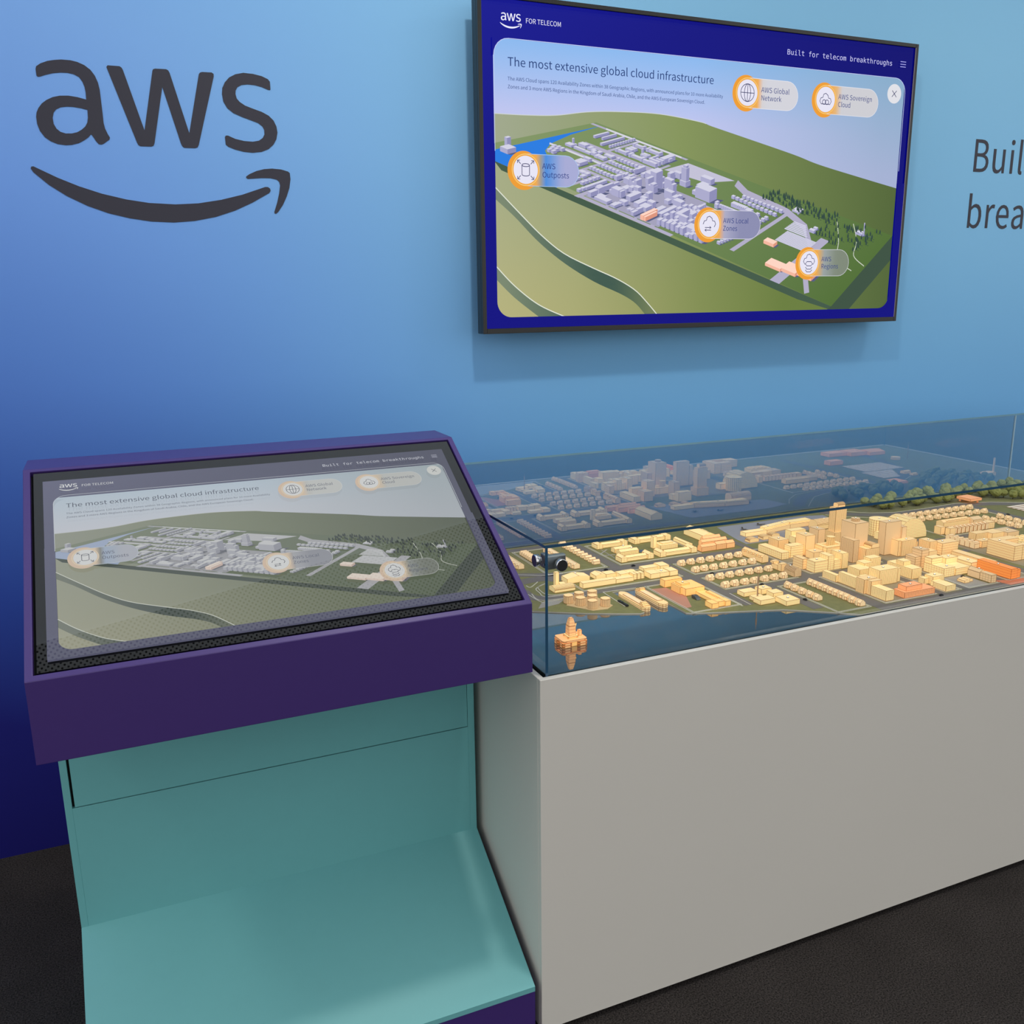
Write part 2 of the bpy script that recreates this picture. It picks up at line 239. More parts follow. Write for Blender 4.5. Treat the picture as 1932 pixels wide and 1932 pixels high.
MONO = {'B':(1202,[[360,695,360,162,593,162,672,166,740,177,795,196,837,222,869,257,892,301,906,355,911,419,906,486,891,543,867,590,834,628,790,658,735,678,669,691,593,695],[360,1294,360,855,589,855,655,858,712,869,758,886,795,910,823,941,843,981,855,1029,859,1086,855,1137,843,1181,824,1217,796,1245,760,1266,713,1282,656,1291,589,1294],[162,1456,593,1456,698,1450,790,1431,870,1401,937,1359,990,1306,1028,1243,1050,1169,1058,1086,1054,1023,1042,967,1022,918,994,875,958,841,914,813,862,792,802,779,870,763,930,738,983,702,1027,657,1063,603,1088,542,1103,474,1108,400,1100,307,1076,226,1036,157,979,101,906,57,817,25,713,6,593,0,162,0]]),'a':(1202,[[684,549,625,549,551,545,487,535,433,518,389,494,354,463,329,425,314,381,309,330,313,283,324,242,343,207,369,176,401,153,439,136,484,125,533,122,603,128,666,148,720,180,766,225,803,281,830,347,846,423,852,509,852,549],[1032,623,1032,0,852,0,852,162,821,116,787,77,749,44,707,18,661,-2,611,-17,555,-25,495,-28,416,-22,345,-5,283,25,229,66,186,117,155,176,136,243,130,318,137,403,160,478,198,542,252,595,320,636,403,666,500,683,611,689,852,689,852,718,848,778,835,830,814,873,786,907,748,933,701,951,644,962,577,966,531,965,485,960,439,951,392,940,345,925,300,907,254,887,210,863,210,1042,259,1060,307,1075,354,1089,400,1099,445,1108,490,1113,534,1117,577,1118,642,1116,703,1108,758,1096,809,1078,854,1056,896,1028,932,996,964,958,981,933,996,904,1008,872,1017,838,1024,798,1029,748,1031,690]]),'b':(1202,[[895,545,891,643,878,728,858,800,829,860,792,906,747,940,694,960,633,966,571,959,518,939,472,906,435,859,405,800,384,727,372,643,368,545,372,448,384,363,405,291,435,231,472,184,518,151,571,131,633,124,694,130,747,150,792,184,829,230,858,290,878,362,891,447],[368,953,391,990,419,1023,450,1052,486,1075,525,1094,568,1108,613,1116,661,1118,754,1109,837,1080,909,1033,971,967,1021,884,1056,786,1077,675,1084,549,1077,421,1056,308,1020,209,971,125,908,58,836,10,753,-19,659,-28,612,-26,567,-18,526,-4,487,14,452,38,420,66,392,99,368,137,368,0,188,0,188,1517,368,1517]]),'c':(1202,[[1034,56,998,36,961,19,924,4,886,-7,847,-16,808,-23,769,-27,729,-28,609,-19,503,10,411,57,333,124,270,207,226,305,199,418,190,545,199,672,226,785,270,883,333,966,411,1033,503,1080,609,1109,729,1118,768,1117,807,1113,846,1107,883,1098,921,1086,959,1072,996,1054,1034,1034,1034,846,999,876,963,901,927,922,892,938,855,950,815,959,773,964,729,966,650,959,580,939,520,905,470,857,430,797,402,724,385,641,379,545,385,450,402,366,431,294,470,233,521,186,581,151,650,131,729,124,775,126,818,131,859,140,897,153,933,169,968,189,1002,214,1034,242]]),'e':(1202,[[1084,591,1084,503,307,503,313,413,330,339,359,275,400,221,452,179,512,148,583,130,663,124,706,126,751,131,796,139,842,151,890,167,939,185,990,208,1042,234,1042,56,991,36,942,19,893,4,845,-7,798,-16,751,-23,706,-27,661,-28,541,-19,434,10,342,58,263,124,201,208,156,306,129,418,120,545,129,669,155,780,199,878,260,962,336,1031,424,1079,524,1108,635,1118,733,1109,821,1083,898,1039,964,977,1016,900,1054,810,1077,707],[905,643,899,718,884,783,861,838,830,884,791,920,744,946,689,961,627,966,565,961,509,945,458,918,413,880,376,833,347,778,326,714,314,642]]),'f':(1202,[[1036,1517,1036,1368,833,1368,788,1365,751,1358,721,1346,699,1328,682,1305,670,1274,663,1235,661,1188,661,1092,1036,1092,1036,953,661,953,661,0,482,0,482,953,190,953,190,1092,482,1092,482,1168,487,1252,502,1324,528,1384,564,1432,611,1469,669,1496,739,1512,821,1517]]),'g':(1202,[[836,555,832,650,820,732,799,803,771,861,734,907,690,940,638,960,579,966,517,960,463,940,417,907,378,861,348,803,326,732,313,650,309,555,313,460,326,377,348,306,379,247,418,201,464,168,519,148,581,141,639,148,690,168,734,201,771,248,799,307,820,378,832,460],[1016,70,1009,-45,987,-146,951,-231,900,-302,835,-358,757,-397,664,-421,559,-429,521,-428,483,-426,444,-421,404,-415,363,-408,323,-399,282,-388,242,-375,242,-198,288,-219,333,-237,375,-252,415,-264,454,-274,490,-280,525,-284,559,-286,626,-281,684,-266,732,-241,770,-207,799,-161,820,-105,832,-36,836,44,836,174,813,131,786,94,755,62,719,37,680,17,637,3,590,-5,539,-8,448,2,367,30,296,78,234,145,184,228,148,324,127,433,120,555,127,677,148,786,184,882,234,965,296,1032,367,1080,448,1109,539,1118,590,1116,636,1108,679,1095,718,1076,752,1052,784,1023,812,988,836,947,836,1088,1016,1088]]),'h':(1202,[[1025,677,1025,0,844,0,844,677,841,745,831,804,815,854,793,893,763,923,726,945,682,958,631,962,572,957,520,940,475,912,437,873,408,824,386,764,374,696,369,617,369,0,190,0,190,1517,369,1517,369,928,396,972,426,1010,460,1043,499,1070,542,1091,589,1106,639,1115,693,1118,771,1111,839,1091,896,1057,942,1009,978,947,1004,871,1020,781]]),'i':(1202,[[250,1092,709,1092,709,139,1065,139,1065,0,174,0,174,139,529,139,529,953,250,953],[529,1517,709,1517,709,1290,529,1290]]),'k':(1202,[[230,1517,415,1517,415,639,886,1092,1105,1092,675,681,1172,0,953,0,549,564,415,438,415,0,230,0]]),'l':(1202,[[623,396,626,339,634,290,648,248,667,214,692,187,722,167,758,156,798,152,1008,152,1008,0,781,0,705,6,638,26,580,58,532,103,493,160,466,228,449,307,444,396,444,1387,156,1387,156,1528,623,1528]]),'m':(1202,[[659,981,677,1014,697,1042,719,1066,743,1085,770,1099,800,1110,832,1116,867,1118,928,1112,979,1093,1021,1061,1052,1016,1076,954,1093,870,1103,762,1107,633,1107,0,943,0,943,625,941,730,936,812,928,873,917,912,901,937,880,954,854,965,823,968,787,964,757,953,734,934,716,908,704,868,695,807,689,726,687,625,687,0,524,0,524,625,522,731,517,814,508,875,496,914,479,937,457,954,429,965,396,968,363,964,335,953,313,934,297,908,285,868,276,807,271,726,269,625,269,0,106,0,106,1092,269,1092,269,998,286,1026,305,1050,326,1070,350,1088,374,1101,401,1111,429,1116,459,1118,495,1116,527,1110,556,1099,583,1084,606,1065,626,1041,644,1013]]),'o':(1202,[[601,966,536,960,481,940,433,906,394,860,363,800,341,728,328,643,324,545,328,447,341,363,363,290,394,231,433,184,481,151,536,130,601,124,665,130,721,151,769,184,808,231,839,290,861,363,874,447,878,545,874,643,861,728,839,800,808,860,769,906,721,940,665,960],[601,1118,707,1109,801,1081,881,1035,948,971,1001,889,1038,791,1061,676,1069,545,1061,413,1039,298,1001,200,949,118,882,54,802,8,708,-19,601,-28,494,-19,400,8,320,54,253,118,201,200,164,298,141,413,134,545,141,676,164,791,201,889,253,971,320,1035,400,1081,494,1109]]),'r':(1202,[[1126,867,1097,888,1068,905,1039,920,1009,932,979,941,947,947,913,951,878,953,800,946,730,926,671,893,622,847,583,789,555,719,539,637,533,543,533,0,353,0,353,1092,533,1092,533,878,559,933,590,981,628,1022,671,1056,720,1083,773,1103,830,1114,892,1118,925,1117,956,1114,987,1109,1016,1102,1044,1092,1072,1080,1099,1066,1126,1050]]),'s':(1202,[[949,1054,949,878,910,899,871,918,833,933,794,946,754,955,715,962,675,967,635,968,578,966,528,958,487,946,453,929,427,906,408,879,397,846,393,808,396,774,404,744,418,719,438,699,469,681,516,663,580,646,661,629,733,615,796,599,851,577,897,549,935,514,966,473,987,426,1000,374,1004,316,997,239,975,172,939,113,889,63,826,23,752,-5,666,-23,569,-28,528,-27,486,-24,444,-19,400,-11,354,-2,307,10,258,24,208,40,208,225,257,201,306,180,353,162,400,148,445,136,489,128,532,123,573,122,629,125,679,134,722,149,758,170,786,197,807,228,819,264,823,305,808,363,763,411,688,449,584,478,509,493,437,511,375,534,324,562,283,595,252,634,229,680,216,732,212,791,218,865,238,930,271,986,318,1033,377,1070,447,1097,528,1113,621,1118,664,1117,707,1114,749,1109,790,1102,830,1093,870,1082,909,1069]]),'t':(1202,[[599,1402,599,1092,1006,1092,1006,953,599,953,599,360,601,304,610,257,624,220,644,191,672,170,707,155,752,146,804,143,1006,143,1006,0,787,0,693,5,615,20,551,46,502,81,466,129,440,191,424,268,419,360,419,953,128,953,128,1092,419,1092,419,1402]]),'u':(1202,[[190,413,190,1090,369,1090,369,413,373,345,383,286,399,236,422,197,451,167,488,145,532,132,583,128,643,133,695,150,740,178,777,217,806,266,827,326,840,394,844,473,844,1090,1025,1090,1025,0,844,0,844,164,818,119,788,81,753,48,714,20,671,-1,625,-16,575,-25,522,-28,443,-21,375,-1,318,33,272,81,236,143,211,219,195,309]])}
# ------------------------------------------------------------------ the room
def wall_material():
    m, nt, p = new_mat('printed_gradient_fabric')
    geo = node(nt, 'ShaderNodeNewGeometry'); sep = node(nt, 'ShaderNodeSeparateXYZ')
    nt.links.new(geo.outputs['Position'], sep.inputs[0])
    x, z = sep.outputs['X'], sep.outputs['Z']
    nzb = node(nt, 'ShaderNodeTexNoise'); nzb.inputs['Scale'].default_value = 0.9; nzb.inputs['Detail'].default_value = 1
    nt.links.new(geo.outputs['Position'], nzb.inputs['Vector'])
    xr = mathn(nt, 'SUBTRACT', x, -0.5)
    xs = mathn(nt, 'MULTIPLY', mathn(nt, 'MINIMUM', xr, 1.6), 0.40)
    xs2 = mathn(nt, 'MULTIPLY', mathn(nt, 'MAXIMUM', mathn(nt, 'SUBTRACT', xr, 1.6), 0.0), 0.06)
    s = mathn(nt, 'ADD', mathn(nt, 'ADD', xs, xs2), z)
    s = mathn(nt, 'ADD', s, mathn(nt, 'MULTIPLY', mathn(nt, 'SUBTRACT', nzb.outputs['Fac'], 0.5), 0.12))
    t = mathn(nt, 'DIVIDE', s, 3.2, True)
    def ramp(stops):
        r = node(nt, 'ShaderNodeValToRGB'); cr = r.color_ramp
        cr.elements[0].position = stops[0][0] / 3.2; cr.elements[0].color = lin(stops[0][1]) + (1,)
        cr.elements[1].position = stops[-1][0] / 3.2; cr.elements[1].color = lin(stops[-1][1]) + (1,)
        for q, c in stops[1:-1]:
            e = cr.elements.new(q / 3.2); e.color = lin(c) + (1,)
        nt.links.new(t, r.inputs[0]); return r.outputs[0]
    A = ramp(WALL_LEFT)
    B = ramp(WALL_RIGHT)
    mr = node(nt, 'ShaderNodeMapRange'); mr.interpolation_type = 'SMOOTHSTEP'
    mr.inputs[1].default_value = -0.3; mr.inputs[2].default_value = 1.6
    nt.links.new(x, mr.inputs[0])
    mix = node(nt, 'ShaderNodeMix', data_type='RGBA')
    nt.links.new(mr.outputs[0], mix.inputs[0]); nt.links.new(A, mix.inputs[6]); nt.links.new(B, mix.inputs[7])
    nt.links.new(mix.outputs[2], p.inputs['Base Color'])
    p.inputs['Roughness'].default_value = 0.75
    p.inputs['Specular IOR Level'].default_value = 0.2
    nz = node(nt, 'ShaderNodeTexNoise'); nz.inputs['Scale'].default_value = 900
    nt.links.new(geo.outputs['Position'], nz.inputs['Vector'])
    b = node(nt, 'ShaderNodeBump'); b.inputs['Strength'].default_value = 0.05; b.inputs['Distance'].default_value = 0.001
    nt.links.new(nz.outputs['Fac'], b.inputs['Height']); nt.links.new(b.outputs['Normal'], p.inputs['Normal'])
    return m
WALL_LEFT = [(0.0, (20, 18, 104)), (0.45, (28, 31, 122)), (0.85, (46, 76, 170)), (1.2, (68, 108, 196)), (1.55, (94, 140, 222)), (2.0, (118, 166, 244)), (2.5, (134, 184, 252)), (3.2, (142, 198, 254))]
WALL_RIGHT = [(0.0, (20, 30, 110)), (0.6, (28, 64, 134)), (1.0, (46, 102, 168)), (1.4, (86, 152, 216)), (1.9, (120, 184, 238)), (2.5, (136, 198, 244)), (3.2, (146, 206, 246))]
wm = wall_material()
tag(MB().box(-3.4, 6.4, 0.0, 0.06, 0.0, 3.5).build('wall_back', wm), kind='structure')

def carpet_material():
    m, nt, p = new_mat('black_carpet')
    geo = node(nt, 'ShaderNodeNewGeometry')
    n1 = node(nt, 'ShaderNodeTexNoise'); n1.inputs['Scale'].default_value = 260; n1.inputs['Detail'].default_value = 4; n1.inputs['Roughness'].default_value = 0.7
    n2 = node(nt, 'ShaderNodeTexNoise'); n2.inputs['Scale'].default_value = 6
    vo = node(nt, 'ShaderNodeTexVoronoi'); vo.inputs['Scale'].default_value = 95
    for n in (n1, n2, vo): nt.links.new(geo.outputs['Position'], n.inputs['Vector'])
    r = node(nt, 'ShaderNodeValToRGB')
    r.color_ramp.elements[0].position = 0.36; r.color_ramp.elements[0].color = lin((16, 15, 16)) + (1,)
    r.color_ramp.elements[1].position = 0.72; r.color_ramp.elements[1].color = lin((92, 86, 84)) + (1,)
    nt.links.new(n1.outputs['Fac'], r.inputs[0])
    speck = mathn(nt, 'LESS_THAN', vo.outputs['Distance'], 0.035)
    mix = node(nt, 'ShaderNodeMix', data_type='RGBA'); mix.inputs[7].default_value = (0.45, 0.43, 0.4, 1)
    nt.links.new(mathn(nt, 'MULTIPLY', speck, 0.5), mix.inputs[0]); nt.links.new(r.outputs[0], mix.inputs[6])
    mm = node(nt, 'ShaderNodeMix', data_type='RGBA', blend_type='MULTIPLY'); mm.inputs[0].default_value = 0.5
    nt.links.new(mix.outputs[2], mm.inputs[6]); nt.links.new(n2.outputs['Fac'], mm.inputs[7])
    nt.links.new(mm.outputs[2], p.inputs['Base Color'])
    p.inputs['Roughness'].default_value = 0.95; p.inputs['Specular IOR Level'].default_value = 0.15
    b = node(nt, 'ShaderNodeBump'); b.inputs['Strength'].default_value = 0.8; b.inputs['Distance'].default_value = 0.004
    nt.links.new(n1.outputs['Fac'], b.inputs['Height']); nt.links.new(b.outputs['Normal'], p.inputs['Normal'])
    return m
tag(MB().box(-8.0, 14.0, -13.0, 0.06, -0.05, 0.0).build('floor', carpet_material()), kind='structure')

# ceiling: plain panels and, in front of them, perforated sheet panels
CEIL = 3.5
CEIL_GLOW = 0.95  # glow added to the ceiling surfaces as soft overhead fill, no real backlight
tag(MB().box(-3.4, 6.4, -3.8, 0.06, CEIL, CEIL + 0.05).build('ceiling', plain('ceiling_fabric_added_glow', (0.80, 0.82, 0.83), 0.7, emit=CEIL_GLOW)), kind='structure')
def perforated_material():
    m, nt, p = new_mat('perforated_sheet')
    geo = node(nt, 'ShaderNodeNewGeometry')
    mp = node(nt, 'ShaderNodeMapping'); mp.inputs['Rotation'].default_value = (0, 0, math.radians(45 - 9)); 
    nt.links.new(geo.outputs['Position'], mp.inputs['Vector'])
    sc = node(nt, 'ShaderNodeVectorMath', operation='SCALE'); sc.inputs['Scale'].default_value = 1 / 0.0165
    nt.links.new(mp.outputs[0], sc.inputs[0])
    fr = node(nt, 'ShaderNodeVectorMath', operation='FRACTION'); nt.links.new(sc.outputs[0], fr.inputs[0])
    sub = node(nt, 'ShaderNodeVectorMath', operation='SUBTRACT'); sub.inputs[1].default_value = (0.5, 0.5, 0)
    nt.links.new(fr.outputs[0], sub.inputs[0])
    mul = node(nt, 'ShaderNodeVectorMath', operation='MULTIPLY'); mul.inputs[1].default_value = (1, 1, 0)
    nt.links.new(sub.outputs[0], mul.inputs[0])
    ln = node(nt, 'ShaderNodeVectorMath', operation='LENGTH'); nt.links.new(mul.outputs[0], ln.inputs[0])
    hole = mathn(nt, 'LESS_THAN', ln.outputs['Value'], 0.27)
    mix = node(nt, 'ShaderNodeMix', data_type='RGBA'); mix.inputs[6].default_value = (0.62, 0.63, 0.62, 1); mix.inputs[7].default_value = (0.004, 0.004, 0.004, 1)
    nt.links.new(hole, mix.inputs[0]); nt.links.new(mix.outputs[2], p.inputs['Base Color'])
    nt.links.new(mix.outputs[2], p.inputs['Emission Color']); p.inputs['Emission Strength'].default_value = CEIL_GLOW  # same added fill glow on the metal sheet, which is no lamp
    p.inputs['Roughness'].default_value = 0.6
    return m
_pf = lambda x: -0.742 + 0.157 * x
pp = MB(); pp.prism([(-3.3, -3.7), (4.6, -3.7), (4.6, _pf(4.6)), (-3.3, _pf(-3.3))], CEIL - 0.012, CEIL - 0.002)
tag(pp.build('ceiling', perforated_material()), label='perforated grey metal ceiling sheet', kind='structure')

# ------------------------------------------------------------------ vinyl logo and lettering on the wall
VINYL = plain('charcoal_vinyl', (44, 44, 60), 0.55, var=0.03)
def flat_part(name, loops, y, th, mat, parent):
    """a cut-out in the wall plane: loops of (x,z); front at y-th"""
    vs, tr = fill2d(loops)
    v = [(a, y - th, b) for a, b in vs] + [(a, y, b) for a, b in vs]
    n = len(vs); f = [tuple(t) for t in tr]
    k = 0
    for l in loops:
        m = len(l)
        for i in range(m):
            a, b = k + i, k + (i + 1) % m
            f.append((a, b, b + n, a + n))
        k += m
    me = bpy.data.meshes.new(name); me.from_pydata(v, [], f); me.materials.append(mat); me.update()
    return link(name, me, parent)
lg = thing('wall_logo', 'dark charcoal lower-case logo letters above a smile-shaped arrow on the blue wall', 'logo', (0.2, 0, 1.79))
for k, nm in (('a', 'letter'), ('w', 'letter'), ('s', 'letter'), ('smile', 'smile_curve'), ('arrow', 'arrow_head')):
    o = flat_part(nm, [[(a / 1e4 - 0.2, b / 1e4 - 1.79) for a, b in pairs(l)] for l in LOGO[k]], 0.0, 0.0012, VINYL, lg)

def text_loops(s, font, x, y, size, xs=1.0, track=0.0):
    """glyph contours of a string, baseline start at (x,y); size = cap height; list per character"""
    G = SANS if font == 'sans' else MONO
    cap = 733.0 if font == 'sans' else 1458.0
    k = size / cap; out = []; sp = 224 if font == 'sans' else G['o'][0]
    for ch in s:
        if ch == ' ':
            x += sp * k * xs; continue
        adv, L = G[ch]
        out.append([[(x + a * k * xs, y + b * k) for a, b in pairs(l)] for l in L])
        x += (adv + track) * k * xs
    return out, x
wt = thing('wall_lettering', 'dark charcoal slogan lettering on the wall right of the television', 'lettering', (3.2, 0, 1.8))
for st, xx, zz, hh, xs in (('Built for telecom', 3.175, 2.031, 0.1225, 0.93), ('breakthroughs', 3.172, 1.820, 0.1225, 0.93)):
    L, _ = text_loops(st, 'sans', xx, zz, hh, xs, 30)
    for g in L:
        flat_part('letter', [[(a - 3.2, b - 1.8) for a, b in l] for l in g], 0.0, 0.0012, VINYL, wt)
# ------------------------------------------------------------------ the model city, as data
# x to the right and y to the back from the case's front left corner, z above the model ground, metres
# part: (part name, style, shape, x0, x1, y0, y1, z0, z1)  styles p plain, r ribbed, b banded, g gridded
# shapes: box, gx/gy gable with its ridge along x/y, ax/ay barrel roof along x/y, cyl (x0,x1 span)
CITY = []
def B(name, label, col, parts, lamps=(), cat='model building', group=None):
    CITY.append(dict(name=name, label=label, col=col, parts=parts, lamps=lamps, cat=cat, group=group))

B('power_plant', 'cream model power plant with a tall square chimney beside the roundabout', 'cream', [
  ('boiler_hall','p','ax',.237,.296,.448,.482,0,.014), ('chimney','p','box',.257,.268,.486,.497,0,.041), ('annex','p','box',.270,.288,.484,.502,0,.009)])
B('shed', 'wide cream model shed with a shallow pitched roof right of the chimney', 'cream', [('shed_hall','p','gy',.299,.366,.500,.536,0,.019)], [(.335,.525,.018)])
B('factory', 'long cream model factory with stepped roofs along the dock road', 'cream', [
  ('front_range','p','box',.318,.416,.449,.468,0,.014), ('front_range','p','box',.416,.470,.449,.472,0,.011), ('hall','p','gy',.384,.415,.500,.534,0,.015),
  ('hall','p','box',.415,.446,.500,.528,0,.011), ('hall','p','box',.446,.473,.478,.508,0,.013)])
B('workshop', 'small cream model workshop with three bays between the factory and the flat hall', 'cream', [
  ('bay','g','box',.473,.484,.456,.478,0,.016), ('bay','g','box',.4845,.4955,.456,.478,0,.016), ('bay','g','box',.496,.507,.456,.478,0,.016), ('rear_hall','p','gx',.474,.506,.496,.525,0,.011)])
B('flat_hall', 'low cream model hall with a notched flat roof opposite the peach dockside block', 'cream', [
  ('hall','p','box',.518,.548,.443,.477,0,.014), ('hall','p','box',.548,.578,.446,.477,0,.0125), ('hall','p','box',.578,.604,.443,.477,0,.014)], [(.562,.461,.0125)])
B('store', 'low cream model store left of the taller store near the crossroads', 'cream', [('store_hall','p','box',.536,.582,.507,.533,0,.009)])
B('store', 'square cream model store at the crossroads before the short house rows', 'cream', [('store_hall','p','box',.584,.613,.500,.535,0,.012)])
def barracks(label, x0, x1, y, ys=0.034):
    B('barracks', label, 'cream', [('pavilion','g','gy',x0,x0+.020,y,y+ys,0,.0195), ('range','b','gx',x0+.020,x1-.020,y+.005,y+ys-.008,0,.0155), ('pavilion','g','gy',x1-.020,x1,y,y+ys,0,.0195)])
barracks('cream model barracks with end pavilions at the back of the left campus', .528, .633, .758)
barracks('cream model barracks with end pavilions at the front of the left campus', .524, .631, .607)
barracks('cream model barracks with end pavilions at the back of the right campus', .657, .786, .758, .038)
barracks('cream model barracks with end pavilions at the front of the right campus', .652, .778, .606, .038)
B('campus_hall', 'pair of cream model halls joined side by side inside the left campus', 'cream', [('hall','r','gx',.556,.616,.700,.724,0,.016), ('hall','r','gx',.556,.618,.668,.694,0,.016), ('link','p','box',.566,.600,.694,.700,0,.012)], [(.59,.712,.0155), (.60,.681,.0155)])
B('campus_tower_hall', 'cream model hall with a square clock tower inside the right campus', 'cream', [('tower','p','box',.682,.695,.694,.708,0,.036), ('hall','r','box',.695,.755,.672,.712,0,.013), ('roof_step','p','box',.706,.744,.682,.702,.013,.016)])
B('long_lodge', 'narrow cream model lodge running back along the right campus edge', 'cream', [('lodge_hall','p','gy',.784,.800,.662,.742,0,.013)])
B('gabled_hall', 'big cream model hall with a tall gabled roof on the lawn behind the peach school', 'cream', [('hall','p','gy',.858,.902,.690,.796,0,.027), ('dormer','p','box',.893,.906,.735,.765,0,.018)])
B('school', 'peach model school of three folded-roof ranges beside the campus', 'peach', [
  ('front_range','r','gx',.790,.842,.601,.622,0,.020), ('front_range','r','gx',.842,.878,.601,.624,0,.023), ('front_range','p','gx',.878,.908,.601,.624,0,.022),
  ('middle_range','p','gx',.815,.906,.636,.654,0,.024), ('back_range','p','gx',.842,.906,.668,.684,0,.024)])
B('dockside_block', 'orange-peach model dockside block with a glazed canopy next to the ships', 'amber', [
  ('rear_wing','p','box',.512,.566,.366,.388,0,.019), ('main_block','p','box',.522,.579,.285,.345,0,.019), ('pilaster_wall','r','box',.517,.522,.302,.344,0,.0185), ('roof_box','p','box',.526,.552,.312,.338,.019,.023),
  ('link_wing','p','box',.552,.582,.205,.285,0,.0085), ('front_wing','p','box',.525,.545,.178,.206,0,.013), ('front_wing','p','box',.545,.566,.184,.206,0,.013), ('front_wing','p','box',.566,.582,.180,.206,0,.013), ('side_strip','p','box',.570,.582,.206,.268,.0085,.012)], [(.539,.325,.023)])
B('low_office', 'low flat cream model office left of the mast', 'cream', [('office_hall','p','box',.649,.691,.217,.245,0,.011)])
B('low_office', 'taller flat cream model office with a lit roof opening behind the mast', 'cream', [('office_hall','p','box',.700,.732,.214,.241,0,.014)], [(.716,.228,.014)])
B('low_office', 'flat cream model office right of the mast, squarish', 'cream', [('office_hall','p','box',.708,.739,.178,.205,0,.013)])
B('low_office', 'L-shaped flat cream model office at the foot of the mast', 'cream', [('office_hall','p','box',.647,.692,.150,.178,0,.012), ('office_wing','p','box',.652,.684,.178,.200,0,.009)])
B('low_office', 'flat cream model office with a dark round roof opening nearest the water', 'cream', [('office_hall','p','box',.699,.740,.118,.160,0,.0125)], [(.72,.139,.0125)])
B('terrace', 'cream model terrace with a row of dormers beside the short house rows', 'tan', [('terrace_hall','p','gy',.876,.898,.434,.527,0,.024)] + [('dormer','p','box',.8735,.885,.440+.017*i,.450+.017*i,.014,.0205) for i in range(5)])
B('glazed_block', 'long low cream model block with a gridded glass front', 'cream', [('block','g','box',.945,.972,.436,.540,0,.0205)])
B('ribbed_tower', 'short ribbed cream model tower with a lit roof lamp behind the gridded block', 'tan', [('block','r','box',.985,1.022,.500,.545,0,.036)], [(1.003,.522,.036)])
B('banded_office', 'cream banded model office in front of the square plain tower', 'cream', [('block','b','box',.980,1.026,.440,.468,0,.034)])
B('square_tower', 'square plain cream model tower with a flat roof and lamp left of downtown', 'tan', [('block','p','box',1.034,1.068,.442,.484,0,.058)], [(1.051,.463,.058)])
B('slab_tower', 'grey-beige model tower with a lit roof lamp right behind the square plain tower', 'dim', [('block','p','box',1.122,1.148,.490,.530,0,.055)], [(1.135,.51,.055)])
B('stepped_office', 'cream stepped model office under the airport terminal', 'cream', [('block','p','box',1.094,1.150,.575,.602,0,.034), ('block','p','box',1.088,1.112,.548,.575,0,.021)])
B('vaulted_block', 'beige model block with a curved roof behind the tallest tower', 'tan', [('block','p','ax',1.262,1.350,.650,.690,0,.030)], [(1.305,.67,.029)])
B('tallest_tower', 'tallest cream model skyscraper rising above the top glass edge with a stepped crown', 'tan', [
  ('podium','r','box',1.206,1.258,.512,.556,0,.030), ('shaft','r','box',1.212,1.254,.520,.548,.030,.104), ('crown','p','ax',1.222,1.250,.524,.544,.104,.118)])
B('courtyard_block', 'cream model courtyard block with a round stair drum on its roof', 'cream', [
  ('front_range','b','box',1.086,1.162,.412,.428,0,.024), ('side_range','b','box',1.086,1.102,.428,.462,0,.024), ('side_range','b','box',1.146,1.162,.428,.462,0,.024), ('back_range','b','box',1.102,1.146,.448,.462,0,.024), ('stair_drum','p','cyl',1.114,1.138,.430,.454,0,.046)])
B('lamp_block', 'small square beige model block with a bright roof lamp before the courtyard block', 'tan', [('block','p','box',1.026,1.062,.397,.430,0,.021)], [(1.044,.414,.021)])
B('corner_office', 'cream model corner office with window bands and a taller right part', 'cream', [
  ('block','b','box',.943,.989,.299,.331,0,.031), ('tall_block','g','box',.990,1.011,.300,.337,0,.041), ('link_block','b','box',1.011,1.034,.300,.330,0,.026), ('tall_block','r','box',1.035,1.057,.297,.340,0,.043)], [(.964,.316,.031), (1.046,.32,.043)])
B('narrow_office', 'narrow cream model office with banded left side beside the corner office', 'tan', [('block','b','box',.936,.955,.338,.378,0,.029)])
B('museum', 'beige model museum with tall side windows and an arched gable front', 'dim', [('hall','r','ay',.870,.894,.293,.334,0,.024)], [(.88,.322,.023)])
B('notched_house', 'beige model house with a notched roof behind the museum', 'tan', [('block','p','box',.871,.890,.347,.362,0,.0205), ('block','p','box',.871,.890,.362,.388,0,.014), ('block','p','box',.871,.890,.380,.394,.014,.020)])
B('twin_tower', 'broad beige model tower with a rounded crown on a lower cream block', 'dim', [
  ('low_block','r','box',1.102,1.122,.327,.375,0,.064), ('shaft','p','box',1.122,1.170,.345,.400,0,.106), ('crown','p','cyl',1.136,1.160,.362,.386,.106,.114)], [(1.148,.374,.114)])
B('barrel_office', 'ribbed beige model office with a small barrel vault on its roof', 'tan', [('block','r','box',1.134,1.184,.312,.345,0,.039), ('roof_vault','p','ay',1.154,1.182,.312,.342,.039,.052)])
B('drum', 'round cream model drum with a flat disc roof beside the striped arena', 'cream', [('drum_body','b','cyl',1.362,1.422,.495,.555,0,.052), ('drum_base','p','box',1.350,1.400,.470,.500,0,.022)], [(1.392,.526,.052)])
B('tall_slab', 'tall beige model slab with a lower step on its right, left of the arena', 'dim', [('slab','p','box',1.236,1.294,.346,.372,0,.096), ('step','p','box',1.294,1.312,.342,.372,0,.078)], [(1.26,.359,.096)])
B('ribbed_block', 'large ribbed cream model block with a tan roof and lamp below the tall slab', 'tan', [('block','r','box',1.270,1.327,.316,.343,0,.045), ('side_fin','p','box',1.262,1.270,.320,.350,0,.046)], [(1.30,.33,.045)])
